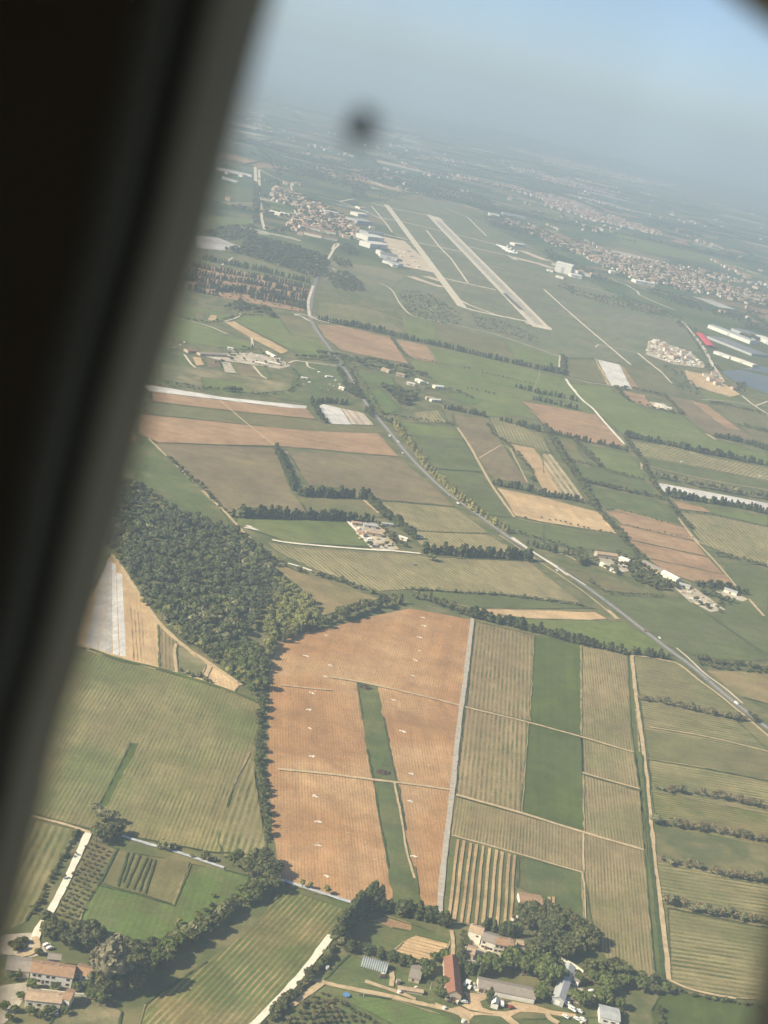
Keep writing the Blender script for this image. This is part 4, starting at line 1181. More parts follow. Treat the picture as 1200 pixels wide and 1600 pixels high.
row("olive", "i", "600,500 700,520 800,545 900,565 1000,585 1100,605 1250,630", 7, 11, wf=1.1)
row("cypress", "i", "660,598 730,618", 5, 13, wf=1.5)
row("cypress", "i", "740,618 800,625 880,640 960,650 1040,662 1120,680 1200,700 1300,720", 5.5, 10.5, wf=1.5)
row("oak", "i", "310,665 500,700 760,775", 9, 2.6)
row("oak", "i", "370,745 550,785 820,830", 9, 2.6)
row("oak", "i", "735,680 900,705 1050,740 1200,765", 9, 3)
for s_ in ("380,20 500,32 640,65", "640,68 700,120 740,165", "380,20 450,92 590,132 660,152 740,165", "890,106 1000,120 1190,168", "1050,222 1200,262"):
    row("oak", "i", s_, 8, 6.5, jit=.3, wf=1.4)
row("oak", "i", "-10,720 100,745 250,785 390,810", 8, 3.5, gap=.1)
row("cypress", "l", "80,155 140,175 190,190 250,200 290,205", 6, 8, jit=.5, wf=1.4)
row("oak", "l", "300,215 330,230 310,250 350,240", 6, 10, jit=.5, wf=1.2)
row("oak", "l", "-10,90 60,110 130,130 200,150 300,180 400,195", 7, 5, jit=.5)
row("oak", "l", "500,90 520,140 560,180 600,215 640,225", 7, 7, jit=.5)
row("oak", "l", "540,250 560,290 600,320 640,330 690,330 720,350 660,300 580,230 640,350 740,370 560,320", 7, 8, jit=.6)
row("oak", "l", "560,270 620,310 700,345 650,335", 5, 8, jit=.6)
row("cypress", "l", "870,345 920,352 980,360 1040,375 1110,392", 5, 9, wf=1.6)
row("oak", "l", "880,380 950,400 1000,420 1050,430", 6, 7, jit=.6)
row("oak", "l", "960,205 1030,220 1110,240 1200,258", 6, 7, jit=.5)
row("oak", "l", "430,380 520,388 620,392 720,400", 6, 4)
row("oak", "l", "360,330 430,375", 6, 5)
row("oak", "l", "870,690 950,705 1050,720 1150,735 1250,750", 4.5, 6, jit=.7, wf=1.3)
row("oak", "l", "880,715 960,730 1060,745 1200,755", 5, 5, jit=.7, wf=1.3)
row("cypress", "g", "985,95 1005,130 1030,180 1065,212", 6, 8, jit=.5, wf=1.6)
row("cypress", "g", "1005,100 1060,100 1120,108 1175,110", 6, 8, jit=.5, wf=1.6)
row("oak", "h", "180,60 215,80 190,20 150,50 165,10", 6, 8, jit=.6)
row("cypress", "h", "245,150 265,160 275,175", 6, 10, wf=1.2)
row("oak", "h", "330,190 370,210 395,215", 6, 8, jit=.5)
row("oak", "g", "250,25 330,35 380,45 440,30 480,30", 9, 6, gap=.2, jit=.6)
row("oak", "g", "510,38 560,42 610,45 540,35 590,40", 7, 8, jit=.5)
row("oak", "d", "0,700 60,690 130,700 200,710 300,720 380,730 440,740", 9, 6, gap=.3)
row("oak", "d", "700,610 740,640 740,690 690,730 600,745 500,740", 9, 5, gap=.3)
row("oak", "d", "740,545 820,550 880,560 950,570 860,545", 7, 8, jit=.6)
row("oak", "d", "960,600 970,650 990,690 1030,740 1060,760 1010,720 1040,700", 7, 8, jit=.7)
row("oak", "d", "960,530 1030,640 1060,720 1120,800 1150,850", 9, 6, jit=.3)
row("light", "d", "1000,540 1050,640 1090,700 1130,760 1180,850", 9, 7, jit=.3)
row("oak", "d", "470,560 490,575 650,585 670,590 620,560 540,520 510,495 350,535 370,540 320,590 330,600", 14, 6, jit=.6)
row("oak", "d", "430,250 450,290 500,280 540,300 580,310 600,330 560,290 480,300", 7, 10, jit=.5, wf=1.2)
row("oak", "d", "70,325 130,345 260,360 340,345 430,320 560,325", 9, 5, gap=.1)
row("oak", "d", "350,280 420,260 400,300", 8, 9, jit=.5)
row("cypress", "d", "965,358 1040,375 1100,385 1200,405", 7, 10, wf=1.5)
# nursery of clipped cypresses
for s_ in ("230,20 350,45 520,80 650,110 800,148", "180,60 350,95 520,125 680,155 790,180", "150,98 330,130 520,160 680,185 790,207", "190,168 330,180 500,192 650,210 780,232", "300,190 430,200 560,222 680,240 780,262", "470,222 560,240 680,262 780,287",
           "120,130 220,140 330,160", "120,180 200,195 300,215"):
    row("cypress", "d", s_, 7.5, 13, jit=.2, hv=.15, wf=1.25, gap=.06)
# woods and clumps of the middle distance (too thick to count)
FARW = []
def clump(kind, reg, s, step, h, wf=1.1, mixk=None):
    for x, y in random_pts(reg, s, step):
        FARW.append((kind if not mixk or random.random() < .65 else mixk, x, y, h * random.uniform(.6, 1.35), wf))
clump("pine", "a", "450,600 520,590 640,620 700,640 870,690 900,720 890,790 830,810 760,790 700,760 620,740 500,700 430,680 350,665 400,640 440,645", 11, 11)
clump("oak", "a", "250,560 350,530 500,525 520,560 480,600 350,600 240,575", 11, 10)
clump("oak", "a", "505,290 530,320 535,400 530,520 500,520 495,420", 12, 9)
clump("oak", "a", "955,640 1000,625 1045,650 1050,680 1000,680", 11, 9)
clump("oak", "a", "920,710 960,700 1030,725 1030,750 960,745", 11, 9)
clump("oak", "a", "585,440 640,450 740,480 740,495 640,470", 11, 8)
clump("oak", "a", "540,395 600,430 560,440", 12, 8)
clump("oak", "a", "560,560 640,540 700,530 690,560 640,560", 12, 7)
clump("oak", "d", "890,110 930,90 1000,90 1060,130 1100,190 1010,195 920,170", 11, 9)
clump("oak", "e", "250,190 330,180 420,210 520,260 590,330 560,380 420,350 320,320 270,260", 11, 3.2, 1.6)
clump("oak", "e", "640,310 760,340 900,380 1000,440 960,460 800,420 660,380", 11, 2.8, 1.6)
clump("oak", "e", "0,120 60,150 80,190 0,180 -60,150", 13, 7)
clump("oak", "f", "60,180 250,235 400,280 560,310 740,350 730,330 600,280 440,230 250,200 100,150", 16, 6)
clump("oak", "f", "540,190 700,260 840,300 830,260 700,210 560,170", 15, 8)
clump("oak", "f", "420,235 600,290 700,320 560,320 440,280", 18, 6)
clump("oak", "f", "600,580 700,600 800,680 840,750 760,740 680,680", 17, 5)
clump("oak", "f", "860,580 940,600 960,660 900,640 850,600", 16, 6)
clump("oak", "f", "1010,680 1080,690 1100,740 1030,730", 12, 8)
clump("oak", "f", "730,340 850,420 840,480 900,560 860,560 800,440 700,360", 17, 6)
clump("oak", "f", "900,280 1000,300 1100,340 1160,380 1100,390 1000,340 900,320", 14, 7)
clump("oak", "c", "180,420 330,480 380,560 300,580 150,520", 26, 7)
clump("oak", "c", "0,640 100,690 250,770 420,850 300,830 150,760 0,700", 17, 8)
clump("oak", "b", "700,480 850,470 1000,530 1190,640 1190,690 1000,600 850,560 740,520", 18, 8)
clump("oak", "b", "0,320 60,330 80,370 0,380", 16, 8)
clump("oak", "b", "130,410 380,340 330,330 150,350", 26, 6)
clump("oak", "b", "40,230 180,235 350,260 520,310 640,350 760,410 700,420 520,360 350,330 200,280 60,250", 24, 10, 1.4)
clump("oak", "b", "600,400 720,420 760,450 640,430", 20, 9)
clump("oak", "a", "440,120 600,170 800,210 1000,260 1190,350 1000,330 800,270 620,240 560,180", 26, 10, 1.4)
clump("oak", "a", "430,40 600,90 800,150 1000,190 1190,240 1190,255 1000,220 800,185 600,120 420,70", 34, 11, 1.5)
for x, y in area_pts("d", "520,100 800,160 770,300 700,290 470,250 300,220 150,140 210,40", 22):
    FARW.append(("oak", x, y, random.uniform(4, 7), 1.2))
clump("oak", "f", "215,0 330,0 560,25 700,65 860,105 950,150 1180,205 1260,230 1260,300 1060,252 900,212 760,192 640,162 500,132 420,105 330,60", 21, 8, 1.3)
clump("oak", "c", "60,600 230,600 420,690 700,740 1000,790 860,800 520,740 340,760 130,650", 25, 8, 1.3)
clump("oak", "a", "600,330 740,350 900,425 1010,480 1060,560 1040,610 930,560 820,540 690,560 740,455 640,400", 17, 9, 1.2)
row("oak", "l", "385,190 400,235 440,270 480,290 500,215 545,225 580,250 640,300 700,345 770,345 790,365 560,262 610,292", 8, 7, jit=.8)
row("oak", "l", "760,340 850,350 930,365 1000,420 950,470 880,440 820,400", 9, 6, jit=.8)
row("oak", "k", "285,45 350,50 420,55 450,90 500,160 405,172 340,140", 9, 6, jit=.5)
# far belts over the plain, running roughly across the view
rb = random.Random(11)
for q in range(330):
    y0 = 4200 + 12500 * rb.random() ** 1.35
    x0 = rb.uniform(-0.16, 0.42) * y0
    L = rb.uniform(120, 520) * (1 + y0 / 9000); a = math.radians(rb.choice((8, 8, 8, 95)) + rb.uniform(-12, 12)); w_ = rb.choice((0, 0, 18, 45)) * (1 + y0 / 9000)
    st = 13 + y0 / 900.0
    for k in range(int(L / st)):
        for r_ in range(int(w_ / st) + 1):
            x, y = x0 + math.cos(a) * k * st - math.sin(a) * r_ * st + rb.uniform(-3, 3), y0 + math.sin(a) * k * st + math.cos(a) * r_ * st + rb.uniform(-3, 3)
            px = (x / y); 
            if -0.12 < px < 0.215 and 2900 < y < 6800: continue       # the airfield stays open
            FARW.append(("oak", x, y, rb.uniform(7, 12) * (1 + y0 / 30000), 1.5))

# --- the pine wood on the left: one canopy nobody could count
WOOD = "215,760 235,790 262,806 300,815 350,832 392,855 415,880 432,908 436,935 425,955 405,975 395,1000 380,1020 360,1030 335,1025 300,1000 262,975 235,945 212,915 185,870 150,850 120,820 160,760"
PINES = [("pine" if math.sin(x * .045 + 1) + math.sin(y * .037) + random.uniform(-1, 1) < 1.25 else random.choice(("oak", "olive", "broad")), x, y, random.uniform(8, 14), random.uniform(.78, 1.1)) for x, y in area_pts("P", WOOD, 8.2, 0.5) if random.random() > .05]
bake("pine_wood", PINES, variants=6, lod=0.75)
LT = "bright broadleaf tree at the pine wood's right-hand end, above the red field"
for x, y in area_pts("P", "432,912 455,920 480,940 495,965 490,985 460,990 430,1000 425,1030 415,1040 405,1010 410,975", 8.5, 0.35):
    tree("light", x, y, random.uniform(9, 13), 1.1, LT, "bright trees at the pine wood's end")
MT = "green broadleaf tree along the lower fringe of the pine wood"
for x, y in area_pts("P", "300,985 330,1010 360,1020 390,1000 412,1035 418,1060 412,1088 392,1090 372,1068 340,1045 305,1018 270,985 245,950 262,955", 8.5, 0.35):
    tree(random.choice(("broad", "broad", "oak", "light")), x, y, random.uniform(8, 12), 1.1, MT, "fringe trees of the pine wood")
row("broad", "P", "190,880 215,925 245,960 285,1000 325,1025", 8, 8, "broadleaf tree on the pine wood's edge beside the bare soil triangle", "wood edge by the bare soil", 0.4, mixk="olive")
row("oak", "P", "225,765 265,800 310,812 360,830 400,858 425,885", 8, 8, "tree on the pine wood's upper edge below the light meadow", "wood edge by the light meadow", 0.5)
row("greyshrub", "j", "615,770 650,775 690,800 540,745", 5, 3.5, "grey bush on the boundary below the bare soil triangle", "boundary bushes", 0.4)

# --- individuals nearest first, the rest as one mass
LIMIT = 285
cnt = {}
TREES.sort(key=lambda t_: t_[0] / (t_[4] ** 0.5))
rest = []
_first = {}
for D, kind, x, y, h, wf, label, group in TREES:
    nm = NAMEOF[kind]
    if label is None or cnt.get(nm, 0) >= LIMIT or sum(cnt.values()) >= 1500:
        rest.append((kind, x, y, h, wf)); continue
    cnt[nm] = cnt.get(nm, 0) + 1
    v = random.randrange(4)
    if D < 1350:
        key = (kind, v)
        if key not in _first:
            r = empty(nm, (0, 0, 0))
            _first[key] = (r, [obj("trunk", trunk_mesh(kind, v), r), obj("crown", crown_mesh(kind, v), r)]); new = r
        else:
            src, chs = _first[key]
            new = src.copy(); COL.objects.link(new)
            for ch in chs:
                c = ch.copy(); COL.objects.link(c); c.parent = new
    else:
        new = obj(nm, far_mesh(kind, v))
    new.location = (x, y, 0.1)
    new.rotation_euler = (0, 0, random.uniform(0, 6.28))
    new.scale = (h * wf, h * wf, h)
    for k_ in ("label", "group", "category"):
        if k_ in new: del new[k_]
    tag(new, label, CATOF.get(kind, "tree"), group)
print("TREES", cnt, "rest", len(rest), "far", len(FARW), "pines", len(PINES))
bake("windbreak_trees", rest, lod=0.4)
bake("distant_woods", FARW, lod=0.2, variants=4)

# ------------------------------------------------------------------ buildings
def roof_mat(name, c, var=0.2, sp=0.35):
    m, t, b = newmat(name)
    tc = N(t, "ShaderNodeTexCoord")
    n1 = noise(t, tc.outputs["Object"], 0.5, 5, 0.7)
    n2 = noise(t, tc.outputs["Object"], 3.0, 2)
    sepx = N(t, "ShaderNodeSeparateXYZ"); t.links.new(tc.outputs["Object"], sepx.inputs[0])
    fr = math_n(t, 'FRACT', math_n(t, 'MULTIPLY', sepx.outputs[0], 1 / sp))
    rows = mrange(t, math_n(t, 'ABSOLUTE', math_n(t, 'SUBTRACT', fr, 0.5)), 0, 0.5, 0.82, 1.1)
    f = math_n(t, 'MULTIPLY', math_n(t, 'MULTIPLY', mrange(t, n1, .25, .75, 1 - var, 1 + var), mrange(t, n2, .3, .7, .9, 1.1)), rows)
    c_ = N(t, "ShaderNodeVectorMath", operation='SCALE'); c_.inputs[0].default_value = c
    t.links.new(f, c_.inputs[3]); t.links.new(c_.outputs[0], b.inputs["Base Color"])
    b.inputs["Roughness"].default_value = 0.9; b.inputs["Specular IOR Level"].default_value = 0.2
    return m


WALLW = simple("limewashed_wall", (0.74, 0.69, 0.58), 0.9, 0.12, 0.4)
WALLB = simple("bright_white_wall", (0.70, 0.68, 0.63), 0.8, 0.08, 0.4)
WALLS = simple("stone_wall", (0.45, 0.38, 0.29), 0.95, 0.25, 0.8)
TERRA = roof_mat("terracotta_tiles", (0.35, 0.22, 0.135), 0.3)
TERRL = roof_mat("sunbleached_tiles", (0.45, 0.33, 0.22), 0.3)
REDT = roof_mat("red_roof_tiles", (0.27, 0.13, 0.085), 0.26)
GREYT = roof_mat("weathered_grey_tiles", (0.29, 0.25, 0.21), 0.22)
METAL = simple("pale_sheet_metal", (0.42, 0.43, 0.43), 0.5, 0.14, 0.3)
DKMET = simple("dark_hangar_roof", (0.20, 0.20, 0.205), 0.6, 0.2, 0.1)
GREENM = simple("polytunnel_cover", (0.13, 0.17, 0.165), 0.45, 0.15, 0.5)
GLASSD = simple("dark_window_glass", (0.035, 0.035, 0.035), 0.15, 0.2, 0.5, spec=0.5)
SHUT = simple("brown_timber", (0.13, 0.085, 0.055), 0.8, 0.2, 0.8)
CARW = simple("white_car_paint", (0.78, 0.78, 0.76), 0.3, 0.03, 0.5, spec=0.5)
CARR = simple("dark_red_car_paint", (0.22, 0.03, 0.025), 0.3, 0.05, 0.5, spec=0.5)
CARG = simple("grey_car_paint", (0.28, 0.29, 0.30), 0.3, 0.05, 0.5, spec=0.5)
BLUE = simple("blue_tarpaulin", (0.10, 0.24, 0.50), 0.6, 0.15, 1.0)
RUBB = simple("black_rubber", (0.02, 0.02, 0.02), 0.8, 0.1, 1)
REDP = simple("red_sheet", (0.62, 0.06, 0.08), 0.6, 0.15, 0.2)
ZB = 0.75


def frame_of(A, B):
    dx, dy = B[0] - A[0], B[1] - A[1]
    L = math.hypot(dx, dy)
    return L, math.atan2(dy, dx), ((A[0] + B[0]) / 2, (A[1] + B[1]) / 2)


def gable_wall(L, D, h, rh, axis='x'):
    mb = MB()
    x0, x1, y0, y1 = -L / 2, L / 2, 0, D
    if axis == 'x':
        vs = [(x0, y0, -.6), (x1, y0, -.6), (x1, y1, -.6), (x0, y1, -.6), (x0, y0, h), (x1, y0, h), (x1, y1, h), (x0, y1, h), (x0, D / 2, h + rh), (x1, D / 2, h + rh)]
        fs = [(0, 1, 5, 4), (2, 3, 7, 6), (1, 2, 6, 9, 5), (3, 0, 4, 8, 7), (0, 3, 2, 1), (4, 5, 9, 8), (6, 7, 8, 9)]
    else:
        vs = [(x0, y0, -.6), (x1, y0, -.6), (x1, y1, -.6), (x0, y1, -.6), (x0, y0, h), (x1, y0, h), (x1, y1, h), (x0, y1, h), (0, y0, h + rh), (0, y1, h + rh)]
        fs = [(0, 1, 5, 8, 4), (2, 3, 7, 9, 6), (1, 2, 6, 5), (3, 0, 4, 7), (0, 3, 2, 1), (5, 6, 9, 8), (7, 4, 8, 9)]
    return mb.add(vs, fs)


def gable_roof(L, D, h, rh, ov=0.45, th=0.22, axis='x'):
    """two pitched slabs resting just above the wall heads"""
    mb = MB()
    if axis == 'x':
        s = rh / (D / 2)
        for sg in (0, 1):
            ye = -ov if sg == 0 else D + ov
            ze = h - ov * s + 0.03; zr = h + rh + 0.03
            yr = D / 2
            xa, xb = -L / 2 - ov, L / 2 + ov
            vs = [(xa, ye, ze), (xb, ye, ze), (xb, yr, zr), (xa, yr, zr), (xa, ye, ze + th), (xb, ye, ze + th), (xb, yr, zr + th), (xa, yr, zr + th)]
            fs = [(0, 3, 2, 1), (4, 5, 6, 7), (0, 1, 5, 4), (1, 2, 6, 5), (3, 0, 4, 7)]
            if sg: fs = [tuple(reversed(f)) for f in fs]
            mb.add(vs, fs)
    else:
        s = rh / (L / 2)
        for sg in (-1, 1):
            xe = sg * (L / 2 + ov); ze = h - ov * s + 0.03; zr = h + rh + 0.03
            ya, yb = -ov, D + ov
            vs = [(xe, ya, ze), (xe, yb, ze), (0, yb, zr), (0, ya, zr), (xe, ya, ze + th), (xe, yb, ze + th), (0, yb, zr + th), (0, ya, zr + th)]
            fs = [(0, 3, 2, 1), (4, 5, 6, 7), (0, 1, 5, 4), (1, 2, 6, 5), (3, 0, 4, 7)]
            if sg < 0: pass
            else: fs = [tuple(reversed(f)) for f in fs]
            mb.add(vs, fs)
    return mb


def house(name, reg, a, b, depth, h, rh, wall, roof, label, cat, windows=(), doors=(), chim=(), axis='x', group=None, ov=0.45):
    """a building standing on the line a-b (its front), running back by depth"""
    A, B = pt(reg, *a), pt(reg, *b)
    L, rot, mid = frame_of(A, B)
    r = empty(name, (mid[0], mid[1], ZB - 0.15), rot)
    tag(r, label, cat, group)
    gable_wall(L, depth, h, rh, axis).build("wall", wall, r)
    rf = gable_roof(L, depth, h, rh, ov, axis=axis).build("roof", roof, r)
    for (u, v, hh) in chim:
        x, y = (u - .5) * L, v * depth
        base = h + rh * (1 - abs(v - .5) * 2) - .3
        MB().box(x - .4, x + .4, y - .3, y + .3, base, base + hh).box(x - .48, x + .48, y - .38, y + .38, base + hh, base + hh + .15).build("chimney", WALLS, rf)
    for (u, z, w_, hh) in windows:
        x = (u - .5) * L
        wn = MB().box(x - w_ / 2, x + w_ / 2, -.05, .02, z, z + hh).build("window", GLASSD, r)
        MB().box(x - w_ / 2 - .1, x + w_ / 2 + .1, -.14, -.052, z - .12, z - .003).build("sill", WALLS, wn)
        if w_ < 1.5:
            for sx in (-1, 1):
                MB().box(x + sx * (w_ * .78) - w_ * .22, x + sx * (w_ * .78) + w_ * .22, -.075, .02, z, z + hh).build("shutter", SHUT, wn)
    for (u, w_, hh, mt) in doors:
        x = (u - .5) * L
        MB().box(x - w_ / 2, x + w_ / 2, -.06, .02, 0.0, hh).build("door", mt, r)
    return r


FWIN = [(u, z, 1.0, 1.3) for u in (.12, .32, .52, .72, .9) for z in (1.2, 4.2)]
# the hamlet at the bottom right
house("farmhouse", "w", (494, 378), (643, 403), 9, 6.3, 1.7, WALLW, TERRA, "white two-storey farmhouse with orange tiled roof, right end of the hamlet's long facade", "house", [(u, z, 1.0, 1.3) for u, z in ((.1, 1.0), (.34, 1.0), (.6, 1.0), (.12, 4.1), (.36, 4.1), (.6, 4.1), (.85, 4.1))], [(.84, 1.3, 2.4, SHUT)], [(.2, .5, 1.2), (.8, .5, 1.3), (.85, .3, 1.1)])
house("farmhouse", "w", (376, 338), (492, 377), 11, 6.2, 1.9, WALLW, GREYT, "farmhouse section with dull grey roof between the two orange-roofed sections", "house", [(u, z, 1.0, 1.4) for u, z in ((.2, 1.0), (.2, 4.0), (.62, 1.0), (.8, 1.0))], [(.45, 2.0, 2.6, SHUT)])
house("farmhouse", "w", (266, 268), (374, 306), 9, 6.8, 1.8, WALLW, TERRL, "white farmhouse section with pale orange roof and blank wall, left end of the hamlet's facade", "house", [(.7, 4.2, .9, 1.1)], (), [(.1, .5, 1.1)])
house("garden_shed", "w", (682, 392), (742, 412), 6, 2.8, .8, WALLB, GREYT, "small white annex beside the right end of the white farmhouse", "shed", (), [(.5, 1.6, 2.0, SHUT)])
house("garden_shed", "w", (690, 335), (745, 345), 5, 2.6, .8, WALLS, TERRL, "small tiled outbuilding behind the white annex", "shed")
house("garden_shed", "w", (255, 420), (318, 440), 9, 3.6, 1.2, WALLS, TERRL, "tan-roofed shed in the shade left of the farmhouse courtyard", "shed", (), [(.5, 1.6, 2.2, SHUT)])
house("garden_shed", "w", (262, 505), (312, 518), 4, 2.4, .6, WALLS, METAL, "small metal-roofed lean-to in front of the tan-roofed shed", "shed", (), [(.5, 1.6, 1.9, SHUT)])
house("red_barn", "w", (82, 782), (208, 805), 36, 4.6, 3.0, WALLS, REDT, "long stone barn with a steep bright red tiled roof", "barn", [(.2, 1.2, .9, 1.2), (.8, 1.2, .9, 1.2)], [(.5, 2.8, 3.0, SHUT)], axis='y')
house("long_shed", "w", (358, 715), (838, 812), 11, 3.2, 1.9, WALLW, GREYT, "long low shed with weathered grey roof beside the farmyard", "shed", (), [(.06, 3.0, 2.4, SHUT), (.16, 3.0, 2.4, SHUT), (.24, 4, 2.4, GLASSD), (.44, 3.6, 2.3, WALLB), (.55, 3.6, 2.3, WALLB), (.66, 3.6, 2.3, WALLB), (.80, 6.5, 2.3, WALLB), (.95, 2.6, 2.3, WALLB)])
house("metal_hall", "w", (985, 805), (1084, 842), 40, 4.0, 1.7, METAL, METAL, "narrow hall with grey sheet metal roof beside the car park", "hall", (), [(.5, 3.0, 3.0, WALLB)], axis='y')
house("white_bungalow", "u", (857, 992), (952, 1040), 8, 3.4, .8, WALLB, GREYT, "white bungalow with shallow grey roof behind the car park", "house", [(.3, 1.0, 1.2, 1.1), (.7, 1.0, 1.2, 1.1)], [(.5, 1.1, 2.1, SHUT)], [(.7, .6, 1)])
house("panelled_building", "v", (140, 1195), (262, 1225), 12, 4.2, .7, WALLB, METAL, "white flat building with dark rooftop panels at the bottom edge", "building", [(.3, 1.4, 1.4, 1.2), (.7, 1.4, 1.4, 1.2)])
house("field_house", "u", (563, 503), (714, 528), 13, 3.0, 1.3, WALLW, TERRA, "brown-roofed house with white parapet standing in the striped field", "house", [(.15, .9, 1.1, 1.2), (.3, .9, 1.1, 1.2)], [(.55, 2.4, 2.3, SHUT), (.7, 2.4, 2.3, SHUT), (.85, 2.4, 2.3, SHUT)])


def wall_line(reg, s, h, label):
    P = pts(reg, s); mb = MB()
    x0, y0 = P[0]
    for a, b in zip(P, P[1:]):
        dx, dy = b[0] - a[0], b[1] - a[1]; L = math.hypot(dx, dy); nx, ny = -dy / L * .25, dx / L * .25
        vs = [(a[0] - nx - x0, a[1] - ny - y0, -.6), (b[0] - nx - x0, b[1] - ny - y0, -.6), (b[0] + nx - x0, b[1] + ny - y0, -.6), (a[0] + nx - x0, a[1] + ny - y0, -.6)]
        vs += [(p[0], p[1], h) for p in vs]
        mb.add(vs, [(0, 3, 2, 1), (4, 5, 6, 7), (0, 1, 5, 4), (1, 2, 6, 5), (2, 3, 7, 6), (3, 0, 4, 7)])
    o = mb.build("garden_wall", WALLW); o.location = (x0, y0, ZB - .2); tag(o, label, "wall")


wall_line("u", "556,495 563,425 650,445 735,472 728,585", 1.6, "white wall round the brown-roofed house in the striped field")
wall_line("w", "395,420 480,425 600,440 745,470", 1.3, "pale terrace wall in front of the white farmhouse")
wall_line("q", "175,1190 380,1215 470,1225 540,1232", 1.5, "pale wall between the two left farmhouses")
wall_line("u", "160,880 185,800 205,785", 1.8, "pale wall beside the cypresses left of the small sheds")
wall_line("u", "835,848 920,895 990,945", 1.2, "pale wall along the lane behind the white bungalow")
for rg_, s_, lb_ in (("t", "420,745 560,840 610,838 640,842 520,812", "small pile of timber and crates around the grey hut"), ("w", "335,690 345,668 330,655 350,705", "pile of pallets at the gable of the long grey shed"), ("w", "110,800 150,812 185,806", "pile of planks at the foot of the red barn"), ("u", "520,570 535,590 515,600 545,580", "pale rubble by the brown-roofed field house"),
                     ("q", "440,1195 470,1205 500,1190 230,1330 280,1345 350,1350", "garden clutter beside the left farmhouses"), ("v", "30,1200 40,1190 60,1210", "pile beside the dark-panelled white building")):
    for x_, y_ in pts(rg_, s_):
        q_ = MB()
        for z_ in range(random.randint(2, 4)): q_.box(-random.uniform(.5, 1.4), random.uniform(.5, 1.4), -random.uniform(.3, .8), random.uniform(.3, .8), z_ * .42, z_ * .42 + .4)
        o_ = q_.build("timber_pile", random.choice((SHUT, WALLS, WALLW, METAL))); o_.location = (x_, y_, ZB - .1); o_.rotation_euler = (0, 0, random.uniform(0, 3)); tag(o_, lb_, "pile", lb_ + " group")
# garden huts
house("rustic_hut", "t", (590, 785), (660, 805), 14, 2.6, 1.1, WALLS, GREYT, "ramshackle grey hut on the lawn right of the polytunnel", "hut", (), [(.4, 1.4, 2.0, SHUT)])
house("low_wall_shed", "t", (520, 855), (685, 882), 3, 1.5, .4, WALLS, TERRL, "long low brick lean-to beside the lawn track", "shed", (), [(.3, 1.2, 1.2, SHUT)])
# left farm
house("farmhouse", "q", (180, 1142), (442, 1180), 11, 6.6, 2.3, WALLB, TERRA, "white farmhouse with long terracotta roof in the left farmyard", "house", [(u, z, 1.0, 1.4) for u in (.1, .22, .42, .55, .9) for z in (1.0, 4.2)], [(.7, 2.4, 2.8, SHUT), (.32, 1.4, 2.4, SHUT)], [(.2, .5, 1.2), (.6, .5, 1.2)])
house("farm_annexe", "q", (455, 1132), (545, 1160), 9, 5.2, 1.6, WALLB, TERRA, "white annexe with small windows joined to the right of the left farmhouse", "house", [(.3, 1.0, .9, 1.2), (.7, 1.0, .9, 1.2), (.3, 3.4, .9, 1.0), (.7, 3.4, .9, 1.0)])
house("stone_barn", "q", (30, 1105), (178, 1118), 12, 4.2, 2.0, WALLS, GREYT, "grey-roofed barn joined to the left of the white farmhouse", "barn", (), [(.6, 3, 2.8, SHUT)])
house("tower_house", "q", (288, 1062), (365, 1070), 5, 7.0, 1.2, WALLS, GREYT, "taller grey-roofed block rising behind the white farmhouse", "house")
house("lower_house", "q", (150, 1295), (372, 1318), 9, 4.4, 1.8, WALLW, TERRL, "lower house with pale terracotta roof in front of the white farmhouse", "house", [(u, 1.2, 1.0, 1.3) for u in (.15, .4, .65)], [(.85, 1.3, 2.3, SHUT)], [(.9, .5, 1.2)])
house("lower_house", "q", (382, 1300), (425, 1312), 9, 5.6, 1.4, WALLW, TERRA, "small gabled house at the right end of the lower roof", "house", [(.5, 1.6, .9, 1.2)])
